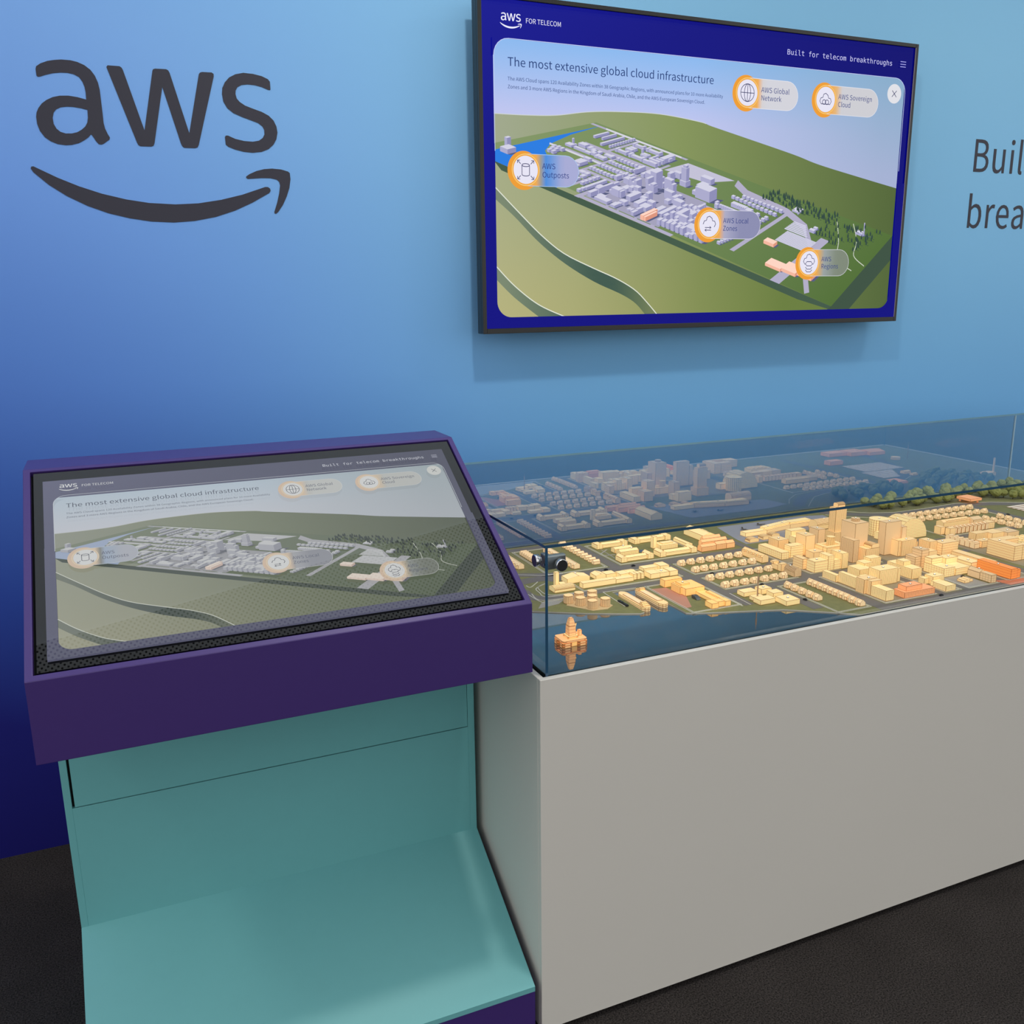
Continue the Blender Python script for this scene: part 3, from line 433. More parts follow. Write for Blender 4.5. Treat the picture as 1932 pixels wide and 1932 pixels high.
B('stepped_block', 'cream model block in three ribbed steps near the front road', 'cream', [('low_step','r','box',1.019,1.062,.213,.258,0,.022), ('middle_step','r','box',1.056,1.086,.236,.266,0,.029), ('top_step','r','box',1.086,1.124,.246,.272,0,.036)])
B('colonnade_block', 'ribbed cream model hall with a tan flat roof and a small door, in front of the steps', 'cream', [('hall','r','box',1.016,1.078,.142,.180,0,.040), ('annex','r','box',1.078,1.092,.146,.178,0,.036), ('terrace','p','box',.990,1.016,.150,.190,0,.018)], [(1.047,.163,.040)])
B('dark_roof_block', 'ribbed cream model block with a notched rosy roof at the front corner', 'tan', [('block','r','box',.932,.974,.108,.136,0,.037), ('block','r','box',.940,.974,.093,.108,0,.036)], [(.955,.118,.037)])
B('corner_block', 'ribbed cream model block at the front road corner beside the pair houses', 'cream', [('block','r','box',.940,.966,.043,.093,0,.026)])
B('low_range', 'low ribbed cream model range along the side road with a curved taller end', 'cream', [('taller_end','r','box',.945,.960,.148,.212,0,.028), ('low_end','r','box',.937,.952,.212,.262,0,.018)])
B('orange_hall', 'salmon orange model hall with a set-back upper storey on the front road', 'salmon', [('hall','r','box',.997,1.098,.039,.076,0,.0145), ('upper_storey','p','box',1.009,1.062,.047,.074,.0145,.0265)], [(1.035,.06,.0265)])
B('ribbed_pair', 'cream model block with a tall ribbed back and a low colonnaded front', 'cream', [('tall_block','r','box',1.144,1.184,.088,.116,0,.0215), ('low_front','r','box',1.130,1.164,.034,.074,0,.0145), ('link','p','box',1.136,1.166,.074,.088,0,.013), ('side_wing','r','box',1.128,1.144,.100,.120,0,.015)], [(1.164,.102,.0215)])
B('long_ribbed_block', 'long ribbed cream model block with a small square penthouse', 'cream', [('block','r','box',1.132,1.167,.146,.232,0,.0275), ('penthouse','r','box',1.136,1.162,.180,.205,.0275,.039)])
B('lamp_tower', 'slim grey-roofed model tower with a bright roof lamp, right of the long ribbed block', 'dim', [('block','b','box',1.226,1.252,.204,.238,0,.053), ('side_block','b','box',1.206,1.226,.206,.240,0,.035)], [(1.239,.221,.053)])
B('hotel', 'cream model hotel with a low front, two taller wings and a court', 'cream', [('front_block','g','box',1.219,1.258,.121,.188,0,.0245), ('rear_wing','b','box',1.222,1.262,.166,.190,.0245,.040), ('right_wing','p','box',1.276,1.320,.168,.196,0,.033), ('low_wing','b','box',1.262,1.316,.121,.168,0,.0185)], [(1.30,.182,.033), (1.245,.137,.0245)])
B('banded_block', 'broad cream model block with window bands right of the ribbed blocks', 'tan', [('block','b','box',1.379,1.442,.272,.306,0,.036), ('ribbed_wing','r','box',1.350,1.379,.290,.330,0,.040), ('low_wing','p','box',1.318,1.350,.262,.290,0,.022)], [(1.40,.292,.036), (1.365,.31,.040)])
B('side_office', 'small cream model office between the ribbed tan block and the banded block', 'tan', [('block','p','box',1.340,1.364,.345,.372,0,.026)])
B('orange_block', 'vivid orange model block on the front road at the right edge of the photo', 'orange', [('block','b','box',1.362,1.386,.035,.140,0,.0275), ('step','b','box',1.386,1.400,.037,.125,0,.023)], [(1.374,.085,.0275)])
B('grey_block', 'greyish beige model block with a peaked step in front of the orange block', 'dim', [('low_block','g','box',1.290,1.309,.035,.070,0,.021), ('tall_block','p','gy',1.290,1.309,.070,.108,0,.026)], [(1.30,.082,.025)])
B('banded_low_block', 'low cream model block with banded side behind the grey peaked block', 'cream', [('block','b','box',1.352,1.386,.149,.212,0,.0155)], [(1.369,.175,.0155)])
B('long_low_block', 'long low cream model block behind the orange block', 'tan', [('block','b','box',1.400,1.428,.130,.258,0,.016)], [(1.414,.15,.016)])
B('big_court_block', 'big beige model block with a cut-out court at the right edge', 'tan', [('left_range','b','box',1.513,1.545,.147,.235,0,.043), ('right_range','b','box',1.545,1.600,.205,.235,0,.043), ('front_range','b','box',1.545,1.600,.147,.165,0,.043)], [(1.529,.21,.043)])
B('arena', 'cream model arena with a striped quarter-vault roof', 'cream', [('vault','s','ay',1.395,1.510,.448,.520,0,.062)], [(1.43,.49,.056)])
B('plaza_pavilion', 'small folded-roof model pavilion on the paved square by the front road', 'tan', [('roof_fold','p','gy',1.228,1.246,.062,.086,0,.009), ('roof_fold','p','gy',1.246,1.262,.066,.090,0,.008)])
B('rear_terrace', 'long cream model terrace with skylights behind the narrow townhouses', 'tan', [('terrace_hall','p','gx',1.640,1.755,.500,.530,0,.022)] + [('skylight','p','box',1.655+.014*i,1.664+.014*i,.502,.512,.012,.019) for i in range(7)])
B('end_house', 'beige model house with a hipped roof at the right end of the rear terrace', 'dim', [('house_body','p','gx',1.757,1.800,.488,.525,0,.021)], [(1.775,.52,.020)])
B('corner_townhouse', 'square cream model house left of the narrow townhouses', 'tan', [('house_body','p','box',1.560,1.578,.440,.465,0,.024)])
B('corner_townhouse', 'square rosy cream model house in front of the narrow townhouses', 'tan', [('house_body','p','box',1.575,1.598,.418,.436,0,.023)])
B('corner_townhouse', 'square cream model house at the right end of the narrow townhouses', 'tan', [('house_body','g','box',1.752,1.780,.428,.455,0,.020)])
B('ribbed_lodge', 'ribbed low cream model lodge behind the arched terrace', 'tan', [('lodge_hall','r','box',1.600,1.650,.345,.372,0,.021)])
B('flat_lodge', 'flat beige model lodge right of the ribbed lodge', 'tan', [('lodge_hall','p','box',1.650,1.700,.330,.370,0,.020)])
B('lamp_lodge', 'grey-roofed beige model lodge with a bright roof lamp right of the flat lodge', 'dim', [('lodge_hall','p','box',1.700,1.750,.318,.365,0,.020)], [(1.725,.34,.020)])
B('arched_office', 'cream model office with a windowed front right of the arched terrace', 'tan', [('block','g','box',1.548,1.590,.280,.305,0,.020)], [(1.57,.293,.020)])
B('dotted_range', 'low cream model range with saw-tooth roof lights at the right', 'cream', [('range_hall','p','box',1.66,1.76,.24,.29,0,.016)] + [('skylight','p','box',1.67+.02*i,1.682+.02*i,.245,.285,.016,.020) for i in range(4)])
B('right_office', 'cream model office cut by the right edge of the photo', 'tan', [('block','b','box',1.64,1.70,.09,.14,0,.03)])
B('fuel_canopy', 'peach model petrol station canopy among the trees at the back', 'salmon', [('canopy_roof','p','box',1.985,2.040,.695,.755,.009,.018), ('post','p','box',2.026,2.031,.700,.705,0,.009), ('post','p','box',1.992,1.997,.745,.750,0,.009)])
B('data_centre', 'pink peach model data centre seen mirrored in the back pane at the right', 'salmon', [('hall','p','box',2.200,2.300,.090,.150,0,.016), ('hall','p','box',2.300,2.390,.100,.180,0,.018), ('hall','p','gx',2.390,2.480,.120,.200,0,.022), ('annex','p','box',2.060,2.130,.270,.310,0,.018)])
B('round_hall', 'round pale model hall seen mirrored next to the second mast', 'tan', [('hall','p','cyl',2.400,2.440,.300,.340,0,.012)])
B('farmhouse', 'pale model farmhouse standing beyond the field strips', 'tan', [('house_body','p','gx',2.200,2.235,.560,.585,0,.014), ('barn','p','gx',2.205,2.230,.605,.625,0,.011)])
B('pump_station', 'pale model station with a slim chimney at the back right corner', 'tan', [('hall','p','box',2.450,2.500,.735,.770,0,.014), ('chimney','p','box',2.500,2.506,.750,.756,0,.07)], [(2.47,.75,.014)])
for lb, xx in (('striped pale model field of many strips, nearer the front', .345), ('striped pale model field of four strips by the curved road', .490)):
    n = 12 if xx < .4 else 7
    if xx < .4:
        B('field', lb, 'pale', [('strip','p','box',2.090,2.305,xx+.0115*i,xx+.0115*i+.0085,0,.0012) for i in range(n)], cat='model field')
    else:
        B('field', lb, 'pale', [('strip','p','box',2.060,2.225-.012*i,xx+.018*i,xx+.018*i+.013,0,.0012) for i in range(n)], cat='model field')

HOUSE_ROWS = [  # label, positions, colour, size, turned
 ('small cream gabled model house, first of the four short rows, beside the back road', [(.663,.516),(.694,.516),(.726,.515),(.758,.515),(.790,.515),(.823,.516),(.856,.516)], 0),
 ('small cream gabled model house, second of the four short rows, above the middle lane', [(.664,.449),(.692,.449),(.722,.447),(.755,.447),(.787,.448),(.819,.447),(.850,.446)], 0),
 ('small cream gabled model house, third of the four short rows, below the middle lane', [(.656,.371),(.688,.371),(.719,.371),(.751,.371),(.783,.371),(.814,.371),(.846,.370)], 0),
 ('small cream gabled model house, lowest of the four short rows, behind the flat offices', [(.657,.305),(.686,.305),(.717,.304),(.747,.303),(.780,.303),(.811,.303),(.842,.304)], 0),
 ('small cream gabled model house in the row of five right of the flat offices', [(.800,.232),(.800,.206),(.800,.178),(.800,.150),(.800,.125)], 1),
 ('small cream gabled model house in the close-set row along the side road, nearest the front glass', [(.868,.225),(.868,.208),(.868,.188),(.868,.171),(.867,.151),(.867,.134),(.867,.114),(.867,.097),(.865,.074),(.864,.049)], 1),
 ('tiny cream gabled model house in the row along the tree-lined road', [(1.632+.0329*i,.650) for i in range(10)], 0),
 ('tiny cream gabled model house in the second row from the trees', [(1.582+.034*i,.601-.0015*i) for i in range(11)], 0),
 ('tiny cream gabled model house in the row next to the striped fields', [(1.908,.512),(1.906,.480),(1.902,.445),(1.900,.412)], 1),
 ('tiny cream gabled model house in the row behind the one next to the fields', [(1.842,.513),(1.844,.484),(1.843,.454),(1.846,.426),(1.848,.398)], 1),
 ('narrow cream row house in the leftmost row, half hidden by the clamp', [(.309,.803-.0135*i) for i in range(9)], 2),
 ('narrow cream row house in the gabled row on the lawn right of the clamp', [(.455,.842-.0235*i) for i in range(10)], 2),
 ('tall narrow cream model townhouse in the zigzag row at the right', [(1.608+.0172*i,.440) for i in range(9)], 3),
 ('tall narrow cream model house with an arched top in the terrace near the right edge', [(1.531,.378-.0175*i) for i in range(6)], 4),
]
LONG_TERRACES = [('long cream model terrace with one ridge roof right behind the clamp', .376, .395, .612, .812), ('long cream model terrace with one ridge roof cut off by the kiosk', .235, .254, .675, .800)]
TANKS = [(.236,.370),(.255,.342),(.271,.310),(.307,.311),(.269,.377),(.289,.344),(.305,.375)]
LAND = [(0,.42),(.070,.385),(.134,.353),(.165,.333),(.239,.287),(.323,.244),(.358,.229),(.370,.232),(.374,.396),(.466,.396),(.466,.384),(.457,.270),(.457,.186),(.470,.178),(.511,.163),(.572,.143),(.624,.126),(.681,.106),(.762,.049),(.793,.024),(.822,-.004),(2.680,-.004),(2.680,.886),(0,.886)]
ROADS = [(.27,.955,.541,.586),(.477,.507,.586,.85),(.28,.615,.401,.426),(.615,.642,.166,.541),(.642,.93,.400,.424),(.642,.93,.257,.284),(.745,.776,.075,.257),(.888,.926,-.003,.541),(.926,1.62,.002,.028),(.926,1.50,.272,.294),(1.104,1.124,.028,.272),(1.190,1.204,.028,.500),(1.325,1.346,.028,.262),(.926,1.36,.383,.396),(.0,.955,.846,.872),(.93,.955,.586,.70),(1.448,1.478,.028,.440),(1.478,1.85,.392,.412),(1.955,1.985,.10,.690)]
BLOCKS = [(.512,.785,.592,.81),(.648,.868,.428,.537),(.646,.882,.288,.396),(.780,.884,.030,.253),(.930,1.100,.032,.268),(1.128,1.186,.032,.268),(1.208,1.321,.030,.258),(1.350,1.444,.032,.268),(.930,1.186,.298,.380),(.932,.985,.398,.56),(.31,.612,.430,.537),(.470,.612,.175,.398),(.287,.472,.592,.842),(1.560,1.95,.416,.665)]
# ------------------------------------------------------------------ the picture shown on both screens (1600 x 900 units, y down)
class Canvas:
    def __init__(s):
        s.v = []; s.f = []; s.c = []; s.layer = 0
    def _add(s, pts, tris, cols):
        i = len(s.v); s.layer += 1
        z = -s.layer * 2.5e-6
        s.v += [((x - 800) / 1600, z, (450 - y) / 1600) for x, y in pts]
        for t in tris:
            s.f.append(tuple(i + a for a in t)); s.c.append([cols(*pts[a]) for a in t])
    def fill(s, loops, col):
        if isinstance(loops[0][0], (int, float)): loops = [loops]
        vs, tr = fill2d(loops)
        s._add(vs, tr, col if callable(col) else (lambda x, y: col))
    def convex(s, pts, col):
        s._add(pts, [(0, i, i + 1) for i in range(1, len(pts) - 1)], col if callable(col) else (lambda x, y: col))
    def strip(s, top, bot, col, rows=4):
        pts = []; n = len(top)
        for r in range(rows + 1):
            for a, b in zip(top, bot):
                pts.append((a[0] + (b[0] - a[0]) * r / rows, a[1] + (b[1] - a[1]) * r / rows))
        tr = []
        for r in range(rows):
            for i in range(n - 1):
                a = r * n + i
                tr += [(a, a + 1, a + n), (a + 1, a + n + 1, a + n)]
        s._add(pts, tr, col if callable(col) else (lambda x, y: col))
    def circle(s, cx, cy, r, col, n=40, ry=None):
        ry = ry or r
        s.convex([(cx + r * math.cos(2 * math.pi * i / n), cy + ry * math.sin(2 * math.pi * i / n)) for i in range(n)], col)
    def line(s, pts, w, col, closed=False):
        P = [Vector(p) for p in pts]; n = len(P); L = []; R = []
        for i in range(n):
            a = P[i - 1] if (i > 0 or closed) else P[i]; b = P[(i + 1) % n] if (i < n - 1 or closed) else P[i]
            d = (b - a).normalized(); k = Vector((-d.y, d.x)) * w / 2
            L.append(tuple(P[i] + k)); R.append(tuple(P[i] - k))
        if closed: L.append(L[0]); R.append(R[0])
        s.strip(L, R, col, 1)
    def arc(s, cx, cy, r, a0, a1, w, col, ry=None):
        ry = ry or r; n = max(6, int(abs(a1 - a0) / 10))
        s.line([(cx + r * math.cos(math.radians(a0 + (a1 - a0) * i / n)), cy + ry * math.sin(math.radians(a0 + (a1 - a0) * i / n))) for i in range(n + 1)], w, col)
    def text(s, st, font, x, y, cap, col, x1=None, xs=1.0):
        if x1 is not None:
            _, e = text_loops(st, font, x, y, cap, 1.0); xs = (x1 - x) / (e - x)
        L, _ = text_loops(st, font, x, 0, cap, xs)
        vs = []; tr = []
        for g in L:
            v, t = fill2d(g); k = len(vs)
            vs += [(a, y - b) for a, b in v]; tr += [tuple(q + k for q in tt) for tt in t]
        s._add(vs, tr, lambda a, b: col)
    def mesh(s, name):
        me = bpy.data.meshes.new(name); me.from_pydata(s.v, [], s.f)
        ca = me.color_attributes.new('picture', 'FLOAT_COLOR', 'CORNER')
        flat = []
        for c3 in s.c:
            for c in c3: flat += list(lin(c)) + [1.0]
        ca.data.foreach_set('color', flat)
        me.update(); return me

def lerp(a, b, t):
    t = max(0, min(1, t)); return tuple(x + (y - x) * t for x, y in zip(a, b))

def smooth_pts(P, n=6):
    out = []
    for i in range(len(P) - 1):
        p0, p1, p2, p3 = P[max(i - 1, 0)], P[i], P[i + 1], P[min(i + 2, len(P) - 1)]
        for k in range(n):
            t = k / n
            out.append(tuple(0.5 * (2 * p1[j] + (p2[j] - p0[j]) * t + (2 * p0[j] - 5 * p1[j] + 4 * p2[j] - p3[j]) * t * t + (3 * p1[j] - p0[j] - 3 * p2[j] + p3[j]) * t ** 3) for j in (0, 1)))
    return out + [P[-1]]

def make_picture():
    c = Canvas()
    X0, X1, Y0, Y1, RR = 34, 1566, 101, 868, 46
    c.strip([(0, 0), (800, 0), (1600, 0)], [(0, 900), (800, 900), (1600, 900)], lambda x, y: lerp(lerp((16, 20, 146), (3, 4, 112), x / 1500), (2, 2, 128), y / 700), 3)
    xs = [X0 + (X1 - X0) * i / 16 for i in range(17)]
    c.strip([(x, Y0) for x in xs], [(x, 480) for x in xs], lambda x, y: lerp(lerp((140, 186, 240), (192, 198, 240), (y - 101) / 190), lerp((138, 174, 204), (166, 178, 212), (y - 101) / 330), (x - 700) / 800), 6)
    hz = smooth_pts([(34, 299), (130, 298), (230, 293), (333, 278), (436, 271), (584, 269), (732, 283), (778, 294), (906, 321), (1107, 364), (1215, 391), (1400, 426), (1566, 456)])
    hill = lambda x, y: lerp(lerp((160, 168, 140), (134, 150, 92), (x - 60) / 600), (84, 104, 56), (x - 650) / 900)
    c.strip(hz, [(p[0], 870) for p in hz], hill, 3)
    c.line(hz[:40], 2.2, (206, 212, 214))
    # near slope below the slab
    FL, BL, BR, FR = (-32.8, 404.5), (364.6, 305.2), (1582, 616.7), (1308, 858)
    t = [(34, 426), (292, 512), (749, 672), (1100, 790), (1290, 862)]
    near = lambda x, y: lerp(lerp((166, 172, 134), (182, 178, 126), (y - 500) / 350), (106, 126, 62), (x - 150) / 900)
    c.strip(t, [(p[0], 869) for p in t], near, 4)
    for up, lo in (([(33, 497), (115, 572), (189, 636), (262, 685), (362, 727), (444, 759), (510, 794), (556, 834), (593, 871)], [(33, 530), (95, 579), (173, 650), (262, 713), (363, 767), (458, 805), (511, 834), (548, 870)]),
                   ([(34, 720), (93, 777), (172, 833), (262, 871)], [(34, 758), (92, 811), (172, 869)])):
        up = smooth_pts(up); lo = smooth_pts(lo)
        def at(L, k): 
            q = k * (len(L) - 1); i = min(int(q), len(L) - 2); f = q - i
            return tuple(L[i][j] + (L[i + 1][j] - L[i][j]) * f for j in (0, 1))
        N = 30
        U = [at(up, i / N) for i in range(N + 1)]; D = [at(lo, i / N) for i in range(N + 1)]
        c.strip(U, D, lambda x, y: lerp((122, 136, 112), (64, 90, 78), (x - 60) / 300) if x < 430 else lerp((64, 90, 78), (116, 128, 88), (x - 430) / 150), 2)
        c.line(U, 3, (226, 230, 214))
    # city slab
    src = np.array([(0, 0), (0, .9), (2.68, .9), (2.68, 0)], float); dst = [FL, BL, BR, FR]; A = []
    for (x, y), (u, v) in zip(src, dst):
        A += [[x, y, 1, 0, 0, 0, -u * x, -u * y, -u], [0, 0, 0, x, y, 1, -v * x, -v * y, -v]]
    Hm = np.linalg.svd(np.array(A))[2][-1].reshape(3, 3)
    def pj(x, y, z=0.0):
        q = Hm @ np.array([x, y, 1.0]); u, v = q[0] / q[2], q[1] / q[2]
        return (max(X0, min(X1, u)), max(Y0, min(Y1 + 2, v - z * (430 + 190 * x / 2.68))))
    fr = [pj(x, 0) for x in np.linspace(0.06, 2.68, 14)]
    c.strip(fr, [(p[0], min(p[1] + 17 + 8 * (p[0] / 1300), 870)) for p in fr], (66, 90, 72), 1)
    c.convex([pj(2.68, 0), pj(2.68, .9), (X1, 700), (1390, 868), (1290, 868)], (60, 82, 66))
    c.convex([pj(0.06, 0), pj(2.68, 0), pj(2.68, .9), pj(0.0, .9), (X0, 378)], lambda x, y: lerp((132, 152, 104), (82, 112, 54), (x - 200) / 1000))
    c.fill([pj(0.06, 0), pj(.2, 0), pj(.42, 0), pj(.55, 0), pj(.74, 0), pj(.66, .10), pj(.5, .15), pj(.37, .23), pj(.24, .30), pj(.16, .40), pj(.10, .60), pj(.08, .88), (X0, 396)], (38, 124, 226))
    gl = (178, 174, 200)
    for x0, x1, y0, y1 in ROADS + [(2.30, 2.36, 0, .55)]:
        c.convex([pj(x0, y0), pj(x1, y0), pj(x1, y1), pj(x0, y1)], gl)
    c.convex([pj(.93, .035), pj(1.50, .035), pj(1.50, .44), pj(.93, .44)], (164, 162, 188))
    c.convex([pj(.97, .62), pj(1.3, .66), pj(1.42, .82), pj(1.0, .82)], (196, 194, 216))
    c.line([pj(1.45, .80), pj(1.6, .72), pj(1.95, .69), pj(2.15, .60), pj(2.30, .42), pj(2.36, .25), pj(2.52, .02)], 22, gl)
    for y in (.86, .40):
        c.line([pj(.15, y), pj(.9, y)], 5, (214, 214, 226))
    for pth in ([(2.25, .85), (2.40, .6), (2.50, .4), (2.62, .35)], [(2.38, .85), (2.5, .66), (2.56, .5), (2.66, .44)]):
        c.line(smooth_pts([pj(*p) for p in pth]), 3, (206, 212, 198))
    boxes = []
    for T in CITY:
        for pn, st, sh, x0, x1, y0, y1, z0, z1 in T['parts']:
            boxes.append((x0, x1, y0, y1, z0, z1, T['name'] in ('data_centre', 'orange_block'), sh))
    for lb, P, k in HOUSE_ROWS:
        w = (.011, .0095) if k in (0, 1) else (.008, .007)
        for x, y in P: boxes.append((x - w[0], x + w[0], y - w[1], y + w[1], 0, .016 if k < 3 else .022, False, 'gy'))
    for lb, x0, x1, y0, y1 in LONG_TERRACES: boxes.append((x0, x1, y0, y1, 0, .015, False, 'gy'))
    for x, y in TANKS: boxes.append((x - .012, x + .012, y - .012, y + .012, 0, .018, False, 'cyl'))
    rnd = random.Random(5)
    for i in range(60):  # the unseen right half of the town in the picture
        x = 1.47 + .26 * (i % 10) / 10 * 1.3; y = .05 + .05 * (i // 10)
        boxes.append((x, x + .022, y, y + .03, 0, .012 + .028 * rnd.random(), False, 'box'))
    for i in range(10):
        for y in (.20, .27): boxes.append((1.86 + .004 * i, 1.88 + .004 * i, y + .02 * i - .1, y + .02 * i - .088, 0, .014, False, 'gy'))
    boxes += [(.085, .155, .110, .165, 0, .03, False, 'cyl'), (.105, .13, .125, .15, .03, .09, False, 'box')]
    boxes.sort(key=lambda b: (-(b[2] + b[3]) + 0.55 * (b[0] + b[1]), b[4]))
    for x0, x1, y0, y1, z0, z1, pink, sh in boxes:
        tcol, fcol, rcol = ((255, 214, 196), (246, 184, 160), (222, 150, 126)) if pink else ((212, 211, 230), (172, 171, 206), (142, 142, 184))
        if z0 == 0: c.convex([pj(x1, y0), pj(x1 + z1 * .7, y0 + z1 * .3), pj(x1 + z1 * .7, y1 + z1 * .3), pj(x1, y1)], (86, 92, 128))
        c.convex([pj(x0, y0, z0), pj(x1, y0, z0), pj(x1, y0, z1), pj(x0, y0, z1)], fcol)
        c.convex([pj(x1, y0, z0), pj(x1, y1, z0), pj(x1, y1, z1), pj(x1, y0, z1)], rcol)
        c.convex([pj(x0, y0, z1), pj(x1, y0, z1), pj(x1, y1, z1), pj(x0, y1, z1)], tcol)
    for i in range(150):
        x = 1.72 + .86 * rnd.random(); y = .72 + .15 * rnd.random()
        if x > 2.25: y = .52 + .33 * rnd.random()
        u, v = pj(x, y)
        c.convex([(u - 3, v), (u + 3, v), (u + 3.4, v - 8), (u, v - 16), (u - 3.4, v - 8)], (48, 72, 66))
        c.convex([(u, v), (u + 12, v + 2), (u + 10, v + 4)], (58, 82, 62))
    # corners of the panel
    blue = lambda x, y: lerp(lerp((16, 20, 146), (3, 4, 112), x / 1500), (2, 2, 128), y / 700)
    for cx, cy, sx, sy in ((X0, Y0, 1, 1), (X1, Y0, -1, 1), (X0, Y1, 1, -1), (X1, Y1, -1, -1)):
        ar = [(cx + sx * RR - sx * RR * math.cos(math.radians(a)), cy + sy * RR - sy * RR * math.sin(math.radians(a))) for a in range(0, 91, 9)]
        c._add([(cx - sx * 1.5, cy - sy * 1.5)] + ar, [(0, i, i + 1) for i in range(1, len(ar))], blue)
        c._add([(cx - sx * 4, cy), (cx, cy), (cx, cy + sy * RR), (cx - sx * 4, cy + sy * RR)], [(0, 1, 2), (0, 2, 3)], blue)
    for (a, b, d, e) in ((0, X0, 380, 900), (X1, 1600, 440, 900), (0, 1600, Y1, 900)):
        c.strip([(a, d), (b, d)], [(a, e), (b, e)], blue, 2)
    edge = [(X0 + RR - RR * math.cos(math.radians(a)), Y0 + RR - RR * math.sin(math.radians(a))) for a in range(0, 91, 15)]
    edge += [(X1 - RR + RR * math.sin(math.radians(a)), Y0 + RR - RR * math.cos(math.radians(a))) for a in range(0, 91, 15)]
    c.line([(X0, 400)] + edge + [(X1, 400)], 1.8, (196, 208, 246))
    # header
    wht = (236, 236, 255)
    for k in ('a', 'w', 's', 'smile', 'arrow'):
        c.fill([[(55 + (a + 1350) / 6610 * 66.5, 36 + (21836 - b) / 3923 * 39) for a, b in pairs(l)] for l in LOGO[k]], wht)
    c.text('FOR TELECOM', 'sans', 133, 57, 12.8, wht, 246)
    c.text('Built for telecom breakthroughs', 'mono', 1053, 64, 15.5, (206, 206, 250), 1500)
    for y in (48, 56, 64): c.line([(1535, y), (1560, y)], 2.4, (166, 166, 236))
    ink = (22, 54, 116); ink2 = (40, 68, 128)
    c.text('The most extensive global cloud infrastructure', 'sans', 76, 172, 23, ink, 777)
    c.text('The AWS Cloud spans 120 Availability Zones within 38 Geographic Regions, with announced plans for 10 more Availability', 'sans', 75.6, 210, 9.6, ink2, 813)
    c.text('Zones and 3 more AWS Regions in the Kingdom of Saudi Arabia, Chile, and the AWS European Sovereign Cloud.', 'sans', 75.6, 231, 9.6, ink2, 746)
    # pills
    def pill(cx, cy, xe, pale, t1, t2, x1, x2, mid=None):
        r = 44; tx = cx + 53
        c.circle(cx - 6, cy + 2, 52, (238, 158, 52), 48, 54)
        pts = [(cx, cy - r)] + [(xe - r + r * math.cos(math.radians(a)), cy + r * math.sin(math.radians(a))) for a in range(-90, 91, 10)] + [(cx, cy + r)]
        def pc(x, y):
            if x < cx + 60: return lerp((240, 170, 78), pale, (x - cx - 38) / 22)
            return lerp(pale, mid, (x - cx - 60) / 60) if mid else pale
        top = [(cx + i * (xe - r - cx) / 8, cy - r) for i in range(9)]; bot = [(p[0], cy + r) for p in top]
        c.strip(top, bot, pc, 1)
        c.convex([(xe - r, cy)] + [(xe - r + r * math.cos(math.radians(a)), cy + r * math.sin(math.radians(a))) for a in range(-90, 91, 10)], pc(xe, cy))
        c.line([(cx, cy - r), (xe - r, cy - r)] + [(xe - r + r * math.cos(math.radians(a)), cy + r * math.sin(math.radians(a))) for a in range(-90, 91, 15)] + [(cx, cy + r)], 1.6, lerp(pale, (240, 240, 250), .6))
        c.circle(cx, cy, 45, (246, 186, 74)); c.circle(cx, cy, 44, (252, 214, 140)); c.circle(cx, cy, 42.5, (240, 168, 62)); c.circle(cx, cy, 39, (232, 230, 246))
        c.text(t1, 'sans', tx, cy - 5, 15.5, (36, 56, 130), x1); c.text(t2, 'sans', tx, cy + 19, 15.5, (36, 56, 130), x2)
    ic = (40, 44, 96)
    cloud = [(-18, 12), (-24, 4), (-20, -6), (-12, -8), (-9, -18), (0, -21), (9, -15), (12, -7), (20, -6), (24, 3), (19, 12)]
    # global network
    pill(906, 188, 1107, (212, 212, 220), 'AWS Global', 'Network', 1072, 1041)
    c.arc(906, 188, 26, 0, 360, 2, ic); c.arc(906, 188, 12, 0, 360, 2, ic, 26); c.line([(906, 162), (906, 214)], 2, ic); c.line([(880, 188), (932, 188)], 2, ic)
    # sovereign cloud
    pill(1222, 188, 1449, (206, 206, 212), 'AWS Sovereign', 'Cloud', 1422, 1330)
    c.line([(1222 + a, 190 + b) for a, b in cloud], 2.2, ic, True); c.arc(1216, 196, 7, 0, 360, 2, ic); c.arc(1228, 196, 7, 0, 360, 2, ic)
    c.circle(1518, 151, 31, (226, 226, 232)); c.line([(1508, 141), (1528, 161)], 2.2, ic); c.line([(1528, 141), (1508, 161)], 2.2, ic)
    # outposts
    pill(130, 448, 304, (70, 140, 222), 'AWS', 'Outposts', 227, 272, (168, 172, 214))
    c.arc(130, 435, 12, 0, 360, 2, ic, 4); c.line([(118, 435), (118, 461)], 2, ic); c.line([(142, 435), (142, 461)], 2, ic); c.arc(130, 461, 12, 0, 180, 2, ic, 4)
    for sx in (-1, 1):
        for sy in (-1, 1):
            c.line([(130 + sx * 16, 448 + sy * 16), (130 + sx * 26, 448 + sy * 26)], 2, ic); c.line([(130 + sx * 18, 448 + sy * 26), (130 + sx * 26, 448 + sy * 26), (130 + sx * 26, 448 + sy * 18)], 2, ic)
    # local zones
    pill(779, 590, 981, (172, 172, 200), 'AWS Local', 'Zones', 933, 889, (140, 142, 178))
    c.line([(779 + a, 586 + b) for a, b in cloud[1:]], 2.2, ic)
    for y, q in ((600, 1), (608, -1)):
        c.line([(762, y), (786, y)], 2, ic); c.line([(774 + q * 6, y - 4), (774 + q * 12, y), (774 + q * 6, y + 4)], 2, ic)
    # regions
    pill(1194, 710, 1369, (158, 166, 168), 'AWS', 'Regions', 1291, 1323, (128, 138, 122))
    c.line([(1194 + a, 702 + b) for a, b in cloud], 2.2, ic, True)
    hx = [(-15, 0), (-9, -7), (9, -7), (15, 0), (9, 7), (-9, 7)]
    c.fill([(1194 + a, 713 + b) for a, b in hx], (232, 230, 246)); c.line([(1194 + a, 713 + b) for a, b in hx], 2.2, ic, True)
